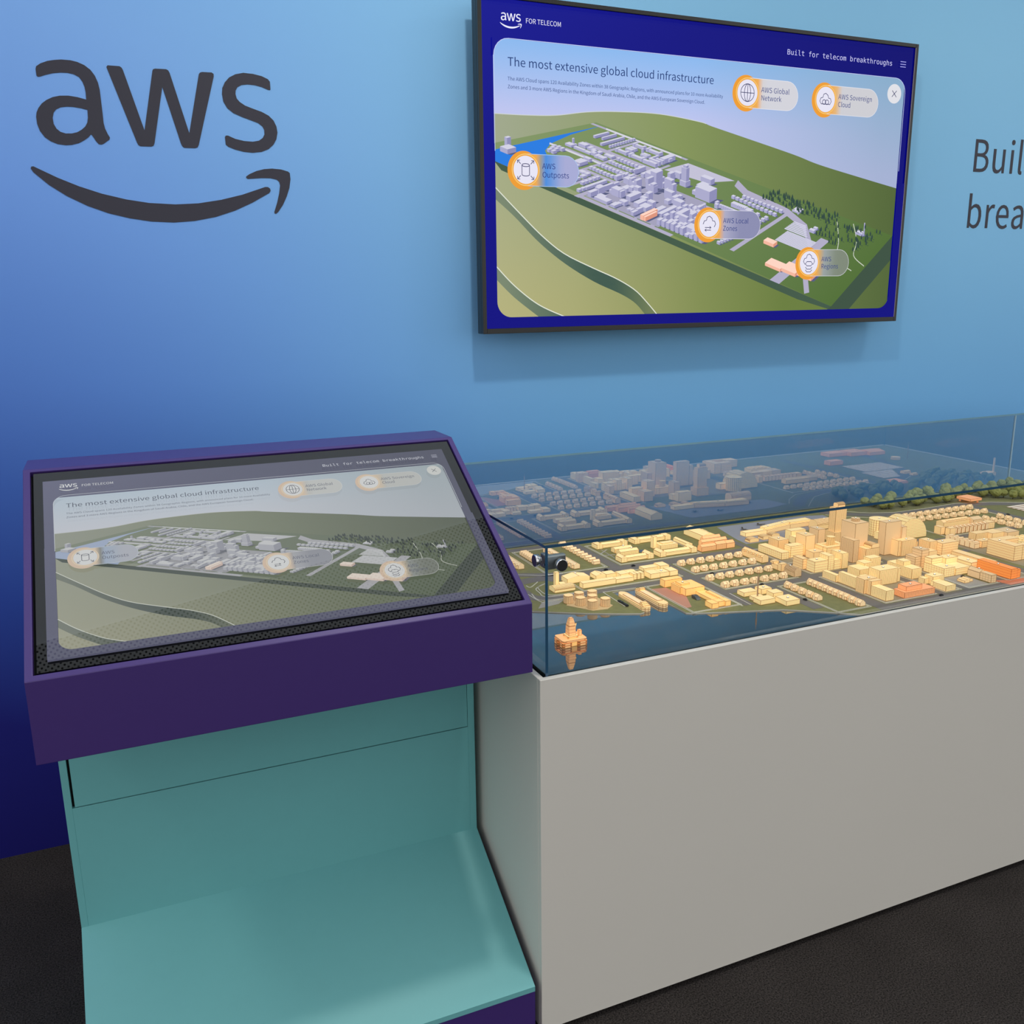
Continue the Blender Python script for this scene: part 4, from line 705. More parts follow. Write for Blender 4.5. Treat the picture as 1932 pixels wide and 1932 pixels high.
    for dy in (11, 20): c.line([(1180, 713 + dy), (1186, 720 + dy), (1202, 720 + dy), (1208, 713 + dy)], 2.2, ic)
    return c.mesh('screen_picture')
PICTURE = make_picture()

def picture_material(name, gain, desat, gloss, tint=(1, 1, 1), veil=0.0):
    m, nt, p = new_mat(name)
    nt.nodes.remove(p)
    at = node(nt, 'ShaderNodeAttribute', attribute_name='picture')
    hs = node(nt, 'ShaderNodeHueSaturation'); hs.inputs['Saturation'].default_value = 1 - desat
    nt.links.new(at.outputs['Color'], hs.inputs['Color'])
    tn = node(nt, 'ShaderNodeMix', data_type='RGBA', blend_type='MULTIPLY'); tn.inputs[0].default_value = 1; tn.inputs[7].default_value = tuple(tint) + (1,)
    nt.links.new(hs.outputs[0], tn.inputs[6])
    em = node(nt, 'ShaderNodeEmission'); em.inputs['Strength'].default_value = gain
    lk = node(nt, 'ShaderNodeMix', data_type='RGBA', blend_type='ADD'); lk.inputs[0].default_value = 1; lk.inputs[7].default_value = (veil, veil, veil * 0.95, 1)  # constant grey painted into the emission as a veil over the screen
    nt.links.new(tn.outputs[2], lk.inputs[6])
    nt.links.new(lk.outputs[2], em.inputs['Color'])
    gl = node(nt, 'ShaderNodeBsdfGlossy'); gl.inputs['Roughness'].default_value = 0.0
    mx = node(nt, 'ShaderNodeMixShader'); mx.inputs[0].default_value = gloss
    nt.links.new(em.outputs[0], mx.inputs[1]); nt.links.new(gl.outputs[0], mx.inputs[2])
    nt.links.new(mx.outputs[0], nt.nodes['Material Output'].inputs['Surface'])
    return m
# ------------------------------------------------------------------ television on the wall
def local(o, L):
    o.location = (-L[0], -L[1], -L[2]); return o
BLACKP = plain('black_plastic', (18, 19, 20), 0.35, var=0.05)
TVL = (1.901, -0.06, 1.469)
tv = thing('wall_television', 'large black-framed flat television on the blue wall showing a city map screen', 'television', TVL)
sx0, sx1, sz0, sz1, fy = 1.0751, 2.7268, 1.4852, 2.4143, -0.110
bw, bb = 0.013, 0.016
m = MB().box(sx0 - bw, sx1 + bw, -0.101, -0.066, sz0 - bb, sz1 + bw)
local(bevel(m.build('housing', BLACKP, tv, weld=True), 0.002), TVL)
for nm, bx in (('bezel', (sx0 - bw, sx0, sz0 - bb, sz1 + bw)), ('bezel', (sx1, sx1 + bw, sz0 - bb, sz1 + bw)), ('bezel', (sx0, sx1, sz0 - bb, sz0)), ('bezel', (sx0, sx1, sz1, sz1 + bw))):
    o = MB().box(bx[0], bx[1], fy - 0.002, -0.1012, bx[2], bx[3]).build(nm, plain('bezel_black', (26, 27, 27), 0.28, var=0.05), tv, weld=True)
    local(bevel(o, 0.0015), TVL)
local(MB().box(sx1 - 0.0015, sx1 + 0.0005, fy - 0.0024, fy, sz0, sz1).build('bezel_highlight', plain('highlight_grey', (150, 140, 150), 0.3, 0.6), tv), TVL)  # pale strip painting the highlight along the right bezel, not a separate part
local(MB().box(sx0, sx1, -0.1065, -0.1015, sz0, sz1).build('panel', plain('panel_black', (6, 6, 8), 0.2), tv), TVL)
local(MB().box(1.70, 2.10, -0.066, -0.001, 1.75, 2.15).build('wall_mount', plain('mount_steel', (60, 60, 62), 0.5, 0.5), tv), TVL)
pic = link('screen_picture', PICTURE, tv)
PICTURE.materials.append(picture_material('television_picture', 1.0, 0.0, 0.012))
pic.location = ((sx0 + sx1) / 2 - TVL[0], -0.107 - TVL[1], (sz0 + sz1) / 2 - TVL[2])
pic.scale = (sx1 - sx0, 1, (sz1 - sz0) / 0.5625)

# ------------------------------------------------------------------ touch-screen kiosk
KX0, KX1 = -0.176, 0.700
KL = (0.262, -0.97, 0.0)
PURPLE = plain('purple_laminate', (64, 44, 112), 0.38, var=0.02, bump=0.03, bscale=700)
TEAL = plain('teal_laminate', (108, 178, 182), 0.45, var=0.02, bump=0.03, bscale=700)
GAPM = plain('gap_black', (8, 10, 12), 0.9)
kiosk = thing('touchscreen_kiosk', 'purple and teal kiosk with a sloping touch screen and a slanted foot', 'kiosk', KL)
th = math.atan2(0.2635, 0.438); SL = math.hypot(0.2635, 0.438)
def sp(s, x, d=0.0):
    return (x, -1.25 + s * math.cos(th) - d * math.sin(th) * -1 * -1, 1.0105 + s * math.sin(th) + d * math.cos(th))
h = MB()
prof = [(-1.25, .867), (-1.25, 1.0105), (-.812, 1.274), (-.694, 1.274), (-.694, .867)]
h.face([(KX0, a, b) for a, b in prof]); h.face([(KX1, a, b) for a, b in reversed(prof)])
for i in (0, 2, 3, 4):
    a, b = prof[i], prof[(i + 1) % 5]
    h.face([(KX0, a[0], a[1]), (KX1, a[0], a[1]), (KX1, b[0], b[1]), (KX0, b[0], b[1])])
hs0, hs1, hx0, hx1 = 0.0115, 0.5030, KX0 + 0.0125, KX1 - 0.0115
RD = 0.012
O4 = [(0, KX0), (0, KX1), (SL, KX1), (SL, KX0)]; I4 = [(hs0, hx0), (hs0, hx1), (hs1, hx1), (hs1, hx0)]
for i in range(4):
    j = (i + 1) % 4
    h.face([sp(*O4[i]), sp(*O4[j]), sp(*I4[j]), sp(*I4[i])])
    h.face([sp(*I4[i]), sp(*I4[j]), sp(*I4[j], d=-RD), sp(*I4[i], d=-RD)])
h.face([sp(*q, d=-RD) for q in I4], 1)
head = h.build('head', [PURPLE, GAPM], kiosk, weld=True)
local(bevel(head, 0.0012), KL)
# display unit in the recess
g = 0.0035
D4 = [(hs0 + g * 1.4, hx0 + g * 1.5), (hs0 + g * 1.4, hx1 - g), (hs1 - g * .6, hx1 - g), (hs1 - g * .6, hx0 + g * 1.5)]
d = MB()
d.face([sp(*q, d=-0.003) for q in D4])
for i in range(4):
    j = (i + 1) % 4
    d.face([sp(*D4[i], d=-0.003), sp(*D4[i], d=-RD + .0005), sp(*D4[j], d=-RD + .0005), sp(*D4[j], d=-0.003)])
def bezel_glass():
    m, nt, p = new_mat('black_cover_glass')
    p.inputs['Base Color'].default_value = (0.003, 0.0033, 0.0035, 1); p.inputs['Roughness'].default_value = 0.02
    p.inputs['IOR'].default_value = 1.5
    n1 = node(nt, 'ShaderNodeTexNoise'); n1.inputs['Scale'].default_value = 30
    r = node(nt, 'ShaderNodeMapRange'); r.inputs[3].default_value = 0.0; r.inputs[4].default_value = 0.03
    nt.links.new(n1.outputs['Fac'], r.inputs[0]); nt.links.new(r.outputs[0], p.inputs['Roughness'])
    return m
disp = d.build('touch_display', bezel_glass(), kiosk)
local(disp, KL)
ax0, ax1, as0, as1 = -0.1425, 0.6645, 0.0356, 0.4750
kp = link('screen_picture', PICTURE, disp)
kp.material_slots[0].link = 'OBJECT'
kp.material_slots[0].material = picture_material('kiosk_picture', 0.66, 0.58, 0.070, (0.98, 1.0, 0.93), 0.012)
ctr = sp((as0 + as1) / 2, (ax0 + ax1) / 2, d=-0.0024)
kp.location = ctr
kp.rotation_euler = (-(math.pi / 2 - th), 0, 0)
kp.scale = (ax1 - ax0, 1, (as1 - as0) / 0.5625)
# column, access panel, slanted foot, base
cy = -0.916
local(MB().box(KX0 + .002, KX1 - .002, cy + 0.010, -0.696, 0.0, .866).build('column_core', GAPM, kiosk), KL)
for nm, bx in (('column_skin', (KX0, -0.1625, .325, .866)), ('column_skin', (0.6835, KX1, .325, .866)), ('column_skin', (-0.1625, 0.6835, .325, .6005)), ('access_panel', (-0.1575, 0.6825, .6025, .866))):
    o = MB().box(bx[0], bx[1], cy, cy + 0.010, bx[2], bx[3]).build(nm, TEAL, kiosk, weld=True)
    local(bevel(o, 0.0005, 1), KL)
sl = MB()
q = [(cy, .330), (-1.25, .1395), (-1.25, .1275), (cy, .318)]
sl.face([(KX0, *q[0]), (KX0, *q[1]), (KX1, *q[1]), (KX1, *q[0])]); sl.face([(KX0, *q[3]), (KX1, *q[3]), (KX1, *q[2]), (KX0, *q[2])])
sl.face([(KX0, *q[1]), (KX0, *q[2]), (KX1, *q[2]), (KX1, *q[1])])
sl.face([(KX0, *p) for p in q]); sl.face([(KX1, *p) for p in reversed(q)])
local(sl.build('slanted_foot_panel', TEAL, kiosk), KL)
bs = MB(); pb = [(-1.2495, 0.0), (-1.2495, .1270), (cy, .3175), (cy, 0.0)]
bs.face([(KX0, *p) for p in pb]); bs.face([(KX1, *p) for p in reversed(pb)])
for i in range(4):
    a, b = pb[i], pb[(i + 1) % 4]
    bs.face([(KX0, *a), (KX1, *a), (KX1, *b), (KX0, *b)])
local(bs.build('base', PURPLE, kiosk), KL)
for sxx in (KX0, KX1 - .006):
    local(MB().box(sxx, sxx + .006, cy + .010, -0.694, 0.0, .866).build('column_side', TEAL, kiosk), KL)

# ------------------------------------------------------------------ plinth under the case
PX0, PX1, PYF, PYB, PZ = 0.717, 3.440, -1.2475, -0.318, 0.8446
PL = (2.08, -0.78, 0.0)
GREY = plain('grey_white_laminate', (216, 213, 206), 0.42, var=0.015, vscale=3, bump=0.02, bscale=900)
plinth = thing('display_plinth', 'long pale grey rectangular plinth carrying the glass case', 'plinth', PL)
t_ = 0.0130
for nm, bx in (('front_panel', (PX0, PX1, PYF, PYF + t_, .016, PZ)), ('side_panel', (PX0, PX0 + t_, PYF + t_ + .0006, PYB, .016, PZ)), ('side_panel', (PX1 - t_, PX1, PYF + t_ + .0006, PYB, .016, PZ)), ('back_panel', (PX0 + t_, PX1 - t_, PYB - t_, PYB, .016, PZ))):
    o = MB().box(*bx).build(nm, GREY, plinth, weld=True); local(bevel(o, 0.0008, 1), PL)
local(MB().box(PX0 + .03, PX1 - .03, PYF + .03, PYB - .03, 0.0, .05).build('toe_base', GAPM, plinth), PL)
local(MB().box(PX0 + t_, PX1 - t_, PYF + t_, PYB - t_, .82, .832).build('deck', GAPM, plinth), PL)

# ------------------------------------------------------------------ glass case
GX0, GX1, GYF, GYB, GZ0, GZ1 = 0.7355, 3.420, -1.2335, -0.3345, 0.832, 1.117
def glass_material(name, base, tint=(1, 1, 1), edge=False):
    m, nt, p = new_mat(name); nt.nodes.remove(p)
    tr = node(nt, 'ShaderNodeBsdfTransparent'); tr.inputs['Color'].default_value = tuple(tint) + (1,)
    gl = node(nt, 'ShaderNodeBsdfGlossy'); gl.inputs['Roughness'].default_value = 0.0
    lw = node(nt, 'ShaderNodeFresnel'); lw.inputs['IOR'].default_value = 1.5
    nz = node(nt, 'ShaderNodeTexNoise'); nz.inputs['Scale'].default_value = 6
    f = mathn(nt, 'MAXIMUM', lw.outputs[0], base) if base > 0 else mathn(nt, 'MULTIPLY', lw.outputs[0], 0.14)
    f = mathn(nt, 'MULTIPLY', f, mathn(nt, 'ADD', 0.97, mathn(nt, 'MULTIPLY', nz.outputs['Fac'], 0.06)), True)
    mx = node(nt, 'ShaderNodeMixShader'); nt.links.new(f, mx.inputs[0])
    nt.links.new(tr.outputs[0], mx.inputs[1]); nt.links.new(gl.outputs[0], mx.inputs[2])
    nt.links.new(mx.outputs[0], nt.nodes['Material Output'].inputs['Surface'])
    return m
CLEAR = glass_material('clear_glass', 0.0, (0.985, 0.995, 0.995))
MIRR = glass_material('half_mirror_glass', BACK_REFLECT, (0.97, 0.985, 1.0))
EDGE = plain('glass_edge', (40, 78, 108), 0.12, var=0.15, vscale=12, spec=0.8)
EDGE2 = plain('glass_edge_pale', (120, 165, 190), 0.15, var=0.15, vscale=12, spec=0.8)
gt = 0.006
CL = (2.08, -0.78, 0.832)
case = thing('glass_case', 'clear glass case standing on the plinth over the model city', 'glass case', CL)
def pane(name, bx, axis, big, small):
    """a pane: the viewer's big face is glass, its rim is the darker cut edge"""
    x0, x1, y0, y1, z0, z1 = bx; mm = MB()
    mm.box(*bx, skip={'y': 'lrtdb', 'x': 'fbtd', 'z': 'fblr'}[axis])
    if axis == 'y': mm.box(*bx, mat=2, skip='lrtdf')
    if axis == 'z':
        mm.box(*bx, mat=1, skip='tdbr'); mm.box(*bx, mat=3, skip='tdfl')
    else: mm.box(*bx, mat=1, skip={'y': 'fb', 'x': 'lr'}[axis])
    return local(mm.build(name, [big, small, CLEAR, EDGE2], case), CL)
pane('front_pane', (GX0 + gt, GX1, GYF, GYF + gt, GZ0, GZ1 - gt), 'y', CLEAR, EDGE)
pane('left_pane', (GX0, GX0 + gt, GYF, GYB, GZ0, GZ1 - gt), 'x', CLEAR, EDGE)
pane('right_pane', (GX1 - gt, GX1, GYF + gt, GYB - gt, GZ0, GZ1 - gt), 'x', CLEAR, EDGE)
pane('back_pane', (GX0 + gt, 3.1570, GYB - .001, GYB, GZ0, GZ1 - gt), 'y', MIRR, EDGE)
pane('back_pane', (3.1585, GX1, GYB - .001, GYB, GZ0, GZ1 - gt), 'y', MIRR, EDGE)
pane('top_pane', (GX0, GX1, GYF, GYB, GZ1 - gt, GZ1), 'z', CLEAR, EDGE)
local(MB().box(3.1568, 3.1587, GYB - .004, GYB + .004, GZ0, GZ1 - gt).build('joint_strip', plain('silicone', (205, 228, 238), 0.3), case), CL)

# chrome corner clamp
CHROME = plain('brushed_chrome', (225, 226, 230), 0.22, 1.0, var=0.2, vscale=150)
CHROME2 = plain('dull_zinc', (150, 156, 158), 0.32, 0.8, var=0.15, vscale=90)
DISC = plain('turned_steel', (130, 132, 136), 0.22, 1.0, var=0.3, vscale=60)
KC = (0.741, -1.228, 1.079)
cl = thing('corner_clamp', 'chrome clamp with two round knobs holding the near left glass corner', 'clamp', KC)
def knob(name, axis, c, r, d0, d1):
    b = MB(); n = 32; mid = d0 + (d1 - d0) * .72
    def P(a, rr, d):
        u, v = rr * math.cos(a), rr * math.sin(a)
        return (c[0] + u, c[1] + d, c[2] + v) if axis == 'y' else (c[0] + d, c[1] + u, c[2] + v)
    rings = [(r * .62, d0), (r * .62, d0 + (d1 - d0) * .25), (r, d0 + (d1 - d0) * .25), (r, d1 * .96 + d0 * .04), (r * .93, d1)]
    for k in range(len(rings) - 1):
        for i in range(n):
            a, e = 2 * math.pi * i / n, 2 * math.pi * (i + 1) / n
            b.face([P(a, *rings[k]), P(e, *rings[k]), P(e, *rings[k + 1]), P(a, *rings[k + 1])], 0, True)
    b.face([P(2 * math.pi * i / n, *rings[-1]) for i in range(n)], 1)
    o = b.build(name, [CHROME, DISC], cl, weld=True); return local(o, KC)
knob('knob', 'y', (0.7665, GYF, 1.0765), 0.0122, 0.0, -0.0135)
knob('knob', 'x', (GX0, -1.2115, 1.0825), 0.0122, 0.0, -0.0135)
o = MB().box(.7420, .7850, -1.2270, -1.2130, 1.0640, 1.0930).build('clamp_block', CHROME2, cl, weld=True); local(bevel(o, .003), KC)
o = MB().box(.7420, .7560, -1.2130, -1.1960, 1.0640, 1.0930).build('clamp_block', CHROME2, cl, weld=True); local(bevel(o, .003), KC)
o = MB().box(.7360, .7465, -1.2275, -1.2255, 1.0745, 1.0790).build('pin', CHROME, cl); local(o, KC)
# ------------------------------------------------------------------ the model city, built
MO = Vector((0.7415, -1.2275, 0.8460))          # model origin, ground level
MB_X, MB_Y = 2.672, 0.886
base = thing('model_base', 'flat model landscape with harbour water, lawns and roads inside the case', 'model base', (MO.x + 1.33, MO.y + .44, .834))
BL_ = (MO.x + 1.33, MO.y + .44, .834)
def on_base(o):
    o.location = (MO.x - BL_[0], MO.y - BL_[1], MO.z - BL_[2]); return o
def water_material():
    m, nt, p = new_mat('dark_mirror_water'); nt.nodes.remove(p)
    df = node(nt, 'ShaderNodeBsdfDiffuse'); df.inputs['Color'].default_value = (0.035, 0.060, 0.075, 1)
    gl = node(nt, 'ShaderNodeBsdfGlossy'); gl.inputs['Roughness'].default_value = 0.015; gl.inputs['Color'].default_value = (0.92, 0.9, 0.86, 1)
    nz = node(nt, 'ShaderNodeTexNoise'); nz.inputs['Scale'].default_value = 18; nz.inputs['Detail'].default_value = 1
    tc = node(nt, 'ShaderNodeTexCoord'); nt.links.new(tc.outputs['Object'], nz.inputs['Vector'])
    b = node(nt, 'ShaderNodeBump'); b.inputs['Strength'].default_value = 0.012; b.inputs['Distance'].default_value = 0.002
    nt.links.new(nz.outputs['Fac'], b.inputs['Height']); nt.links.new(b.outputs['Normal'], gl.inputs['Normal'])
    mx = node(nt, 'ShaderNodeMixShader'); mx.inputs[0].default_value = 0.48
    nt.links.new(df.outputs[0], mx.inputs[1]); nt.links.new(gl.outputs[0], mx.inputs[2])
    nt.links.new(mx.outputs[0], nt.nodes['Material Output'].inputs['Surface'])
    return m
GRASS = plain('model_grass', (140, 136, 86), 0.8, var=0.25, vscale=60)
GRASS2 = plain('model_dark_grass', (130, 126, 88), 0.85, var=0.25, vscale=60)
ROAD = plain('model_road', (130, 122, 116), 0.8, var=0.08)
PAVE = plain('model_paving', (178, 170, 160), 0.7, var=0.05)
KERB = plain('model_kerb', (236, 228, 212), 0.6, var=0.03)
PINKP = plain('model_pink_paving', (214, 150, 124), 0.7, var=0.05)
on_base(MB().box(0, MB_X, 0, MB_Y, -.012, -.0028).build('water', water_material(), base))
land = MB()
vs, tr = fill2d([[(max(.001, min(x, MB_X - .001)), max(.001, y)) for x, y in LAND]])
for t in tr: land.face([(vs[i][0], vs[i][1], 0) for i in t])
n = len(vs)
for i in range(n):
    a, b = vs[i], vs[(i + 1) % n]
    land.face([(a[0], a[1], -.0028), (b[0], b[1], -.0028), (b[0], b[1], 0), (a[0], a[1], 0)], 1)
on_base(land.build('land', [GRASS, KERB], base))
def ribbon(name, pts, w, z, mat, h=.0006):
    b = MB(); L = []; R = []; P = [Vector(p) for p in pts]
    for i in range(len(P)):
        a = P[max(i - 1, 0)]; e = P[min(i + 1, len(P) - 1)]; d = (e - a).normalized(); k = Vector((-d.y, d.x)) * w / 2
        L.append(P[i] + k); R.append(P[i] - k)
    for i in range(len(P) - 1):
        b.face([(*R[i], z + h), (*R[i + 1], z + h), (*L[i + 1], z + h), (*L[i], z + h)])
        b.face([(*R[i], z), (*R[i + 1], z), (*R[i + 1], z + h), (*R[i], z + h)]); b.face([(*L[i + 1], z), (*L[i], z), (*L[i], z + h), (*L[i + 1], z + h)])
    return on_base(b.build(name, mat, base))
for k, (x0, x1, y0, y1) in enumerate(ROADS):
    on_base(MB().box(x0, min(x1, MB_X - .002), max(y0, .001), y1, 0, .0003 + .00001 * k).build('road', ROAD, base))
ribbon('road', [(1.44, .84), (1.50, .775), (1.57, .725), (1.66, .700), (1.80, .697), (1.95, .706), (2.07, .668), (2.18, .60), (2.27, .50), (2.33, .36), (2.37, .20), (2.42, .02)], .042, 0, ROAD, .0005)
ribbon('kerb_line', [(1.46, .865), (1.53, .800), (1.585, .752), (1.66, .724), (1.80, .721), (1.95, .730), (2.08, .690), (2.20, .618)], .0022, 0, KERB, .001)
ribbon('kerb_line', [(1.43, .80), (1.475, .745), (1.55, .69), (1.63, .676), (1.80, .673), (1.94, .683)], .0022, 0, KERB, .001)
# western roundabout and lanes
for pts, w in (([(.10, .62), (.18, .635), (.225, .628), (.275, .605), (.33, .592)], .030), ([(.13, .60), (.165, .52), (.175, .44), (.24, .415), (.32, .412)], .036), ([(.16, .56), (.23, .575), (.30, .570)], .04)):
    ribbon('road', smooth_pts(pts), w, 0, ROAD, .0004)
for pts in ([(.212, .637), (.245, .616), (.276, .598), (.33, .590)], [(.197, .537), (.202, .520), (.238, .554)], [(.256, .536), (.222, .515), (.213, .485), (.214, .452), (.235, .436), (.30, .431)], [(.250, .532), (.211, .505), (.204, .470), (.208, .432), (.30, .426)],
            [(.172, .470), (.177, .405), (.195, .400), (.30, .398)], [(.182, .470), (.186, .412), (.30, .405)]):
    ribbon('kerb_line', smooth_pts(pts), .0022, 0, KERB, .0010)
on_base(MB().prism([(.150, .362), (.178, .366), (.21, .372), (.235, .392), (.20, .400), (.176, .398)], 0, .0006).build('paving', PAVE, base))
on_base(MB().prism([(.222 + .0, .352), (.262, .292), (.30, .287), (.325, .305), (.318, .385), (.25, .394)], 0, .0012).build('quay_slab', plain('quay_lit', (230, 200, 150), .7), base))
for x0, x1, y0, y1 in BLOCKS:
    for ins in (0, .0048):
        b = MB(); w = .0016; a0, a1, c0, c1 = x0 + ins, x1 - ins, y0 + ins, y1 - ins
        for q in ((a0, a1, c0, c0 + w), (a0, a1, c1 - w, c1), (a0, a0 + w, c0 + w, c1 - w), (a1 - w, a1, c0 + w, c1 - w)): b.box(*q, 0, .0009)
        on_base(b.build('kerb_line', KERB, base))
on_base(MB().prism([(.969, .678), (.962, .616), (1.10, .616), (1.30, .690), (1.40, .700), (1.42, .80), (1.33, .822), (1.002, .820)], 0, .0005).build('airport_apron', plain('apron_grey', (168, 166, 174), .7), base))
on_base(MB().prism([(.474, .372), (.474, .212), (.492, .214), (.524, .284), (.516, .366)], 0, .0008).build('paving', PINKP, base))
on_base(MB().prism([(1.210, .120), (1.284, .122), (1.284, .034), (1.204, .030)], 0, .0008).build('paving', PAVE, base))
on_base(MB().prism([(1.312, .052), (1.36, .030), (1.41, .030), (1.41, .004), (1.325, .004)], 0, .0009).build('paving', plain('model_coral_paving', (236, 140, 100), .7), base))
for q in ((.930, 1.186, .032, .268), (.930, 1.186, .298, .380), (1.208, 1.321, .126, .258), (1.350, 1.444, .032, .268), (1.50, 1.62, .10, .39), (.93, 1.19, .398, .50), (1.208, 1.46, .262, .56)):
    on_base(MB().box(*q, 0, .0002).build('paving', plain('model_town_paving', (170, 156, 128), .8), base))
ribbon('path', [(.512, .696), (.552, .691)], .006, 0, PAVE, .0006); ribbon('path', [(.512, .711), (.555, .747)], .005, 0, PAVE, .0006); ribbon('path', [(.532, .656), (.539, .755)], .003, 0, PAVE, .0007)
on_base(MB().cyl(.641, .688, 0, .0006, .013).build('pond', plain('pond_blue', (70, 84, 104), .1), base))
ribbon('kerb_line', [(.352, .404), (.348, .284)], .002, 0, KERB, .001); ribbon('kerb_line', [(.352, .404), (.446, .398)], .002, 0, KERB, .001)
ribbon('kerb_line', [(.636, .258), (.630, .165)], .002, 0, KERB, .001); ribbon('kerb_line', [(.607, .30), (.607, .165)], .0026, 0, KERB, .001)

# internally lit building shells
TONES = {'cream': ((255, 222, 158), .72), 'tan': ((248, 208, 148), .68), 'dim': ((230, 194, 146), .62), 'peach': ((250, 188, 128), .72), 'amber': ((255, 200, 122), .80), 'salmon': ((250, 172, 118), .70), 'orange': ((252, 150, 72), .78), 'house': ((246, 212, 164), .66), 'pale': ((240, 222, 204), .60)}
BM = {}
def shell(col, style):
    if (col, style) in BM: return BM[col, style]
    m, nt, p = new_mat('lit_acrylic_%s_%s' % (col, {'p': 'plain', 'r': 'ribbed', 'b': 'banded', 'g': 'gridded', 's': 'striped'}[style]))
    rgb, gain = TONES[col]; c = lin(rgb)
    def uvn(nm):
        u = node(nt, 'ShaderNodeUVMap', uv_map=nm); s = node(nt, 'ShaderNodeSeparateXYZ'); nt.links.new(u.outputs[0], s.inputs[0]); return s.outputs[0], s.outputs[1]
    u, v = uvn('fuv'); w, hh = uvn('fsz')
    d = mathn(nt, 'MINIMUM', mathn(nt, 'MINIMUM', u, mathn(nt, 'SUBTRACT', w, u)), mathn(nt, 'MINIMUM', v, mathn(nt, 'SUBTRACT', hh, v)))
    ln = mathn(nt, 'MULTIPLY', mathn(nt, 'LESS_THAN', d, .00080), 0.90)
    geo = node(nt, 'ShaderNodeNewGeometry'); sn = node(nt, 'ShaderNodeSeparateXYZ'); nt.links.new(geo.outputs['Normal'], sn.inputs[0])
    wallf = mathn(nt, 'LESS_THAN', mathn(nt, 'ABSOLUTE', sn.outputs[2]), .5)
    inside = mathn(nt, 'MULTIPLY', mathn(nt, 'GREATER_THAN', v, .0018), mathn(nt, 'GREATER_THAN', mathn(nt, 'SUBTRACT', hh, v), .0018))
    def per(x, q, f): return mathn(nt, 'LESS_THAN', mathn(nt, 'FRACT', mathn(nt, 'DIVIDE', x, q)), f)
    pat = None
    if style == 'r': pat = mathn(nt, 'MULTIPLY', per(u, .0042, .42), inside)
    if style == 'b': pat = per(mathn(nt, 'ADD', v, .0012), .0072, .16)
    if style == 'g': pat = mathn(nt, 'MAXIMUM', per(u, .0085, .12), per(mathn(nt, 'ADD', v, .001), .0062, .14))
    if style == 's': pat = per(v, .005, .28)
    fac = ln
    if pat is not None:
        pw = mathn(nt, 'MULTIPLY', pat, 0.5 if style != 's' else 0.5)
        if style != 's': pw = mathn(nt, 'MULTIPLY', pw, wallf)
        fac = mathn(nt, 'MAXIMUM', ln, pw)
    mix = node(nt, 'ShaderNodeMix', data_type='RGBA'); nt.links.new(fac, mix.inputs[0])
    mix.inputs[6].default_value = c + (1,); mix.inputs[7].default_value = (c[0] * .30, c[1] * .19, c[2] * .10, 1)
    nt.links.new(mix.outputs[2], p.inputs['Base Color']); nt.links.new(mix.outputs[2], p.inputs['Emission Color'])
    p.inputs['Emission Strength'].default_value = gain * EMIT
    p.inputs['Roughness'].default_value = .5
    BM[col, style] = m
    return m
def add_shape(b, sh, x0, x1, y0, y1, z0, z1):
    if sh == 'box': b.box(x0, x1, y0, y1, z0, z1)
    elif sh == 'cyl': b.cyl((x0 + x1) / 2, (y0 + y1) / 2, z0, z1, (x1 - x0) / 2)
    else:
        alongy = sh[1] == 'y'
        a, e = (x0, x1) if alongy else (y0, y1)
        hgt = z1 - z0; ze = z0 + hgt * (.68 if sh[0] == 'g' else .5); mid = (a + e) / 2
        if sh[0] == 'g': top = [(e, ze), (mid, z1), (a, ze)]
        else:
            if sh == 'ay' and hgt > .055: ze = z0 + .004   # the arena vault springs from the ground
            top = [(mid + (e - mid) * math.cos(math.pi * i / 12), ze + (z1 - ze) * math.sin(math.pi * i / 12)) for i in range(13)]
        prof = [(a, z0), (e, z0)] + top
        b.extrude(prof, 'y' if alongy else 'x', *((y0, y1) if alongy else (x0, x1)))
LAMP_ON = plain('roof_opening_light', (1.0, 0.96, 0.86), .4, emit=1.6)
LAMP_RING = plain('roof_opening_ring', (70, 52, 30), .6)
_lm = MB(); _lm.cyl(0, 0, 0, .0012, .0030, 16); LAMP_ME = None
def roof_lamp(parent, x, y, z):
    global LAMP_ME
    if LAMP_ME is None:
        o = _lm.build('roof_opening', LAMP_RING, parent); LAMP_ME = o.data
        q = MB(); q.cyl(0, 0, .0008, .0016, .0019, 14); r = q.build('light', LAMP_ON, o); globals()['LAMP_M2'] = r.data
    else:
        o = link('roof_opening', LAMP_ME, parent); link('light', LAMP_M2, o)
    o.location = (x, y, z)
for T in CITY:
    P = T['parts']
    cx = (min(p[3] for p in P) + max(p[4] for p in P)) / 2; cyy = (min(p[5] for p in P) + max(p[6] for p in P)) / 2
    L = (MO.x + cx, MO.y + cyy, MO.z + .0012)
    t = thing(T['name'], T['label'], T['cat'], L, T['group'])
    for pn, st, sh, x0, x1, y0, y1, z0, z1 in P:
        b = MB(); add_shape(b, sh, x0 - cx, x1 - cx, y0 - cyy, y1 - cyy, z0, z1)
        b.build(pn, shell(T['col'], st), t, uv=True)
    for x, y, z in T['lamps']: roof_lamp(t, x - cx, y - cyy, z)

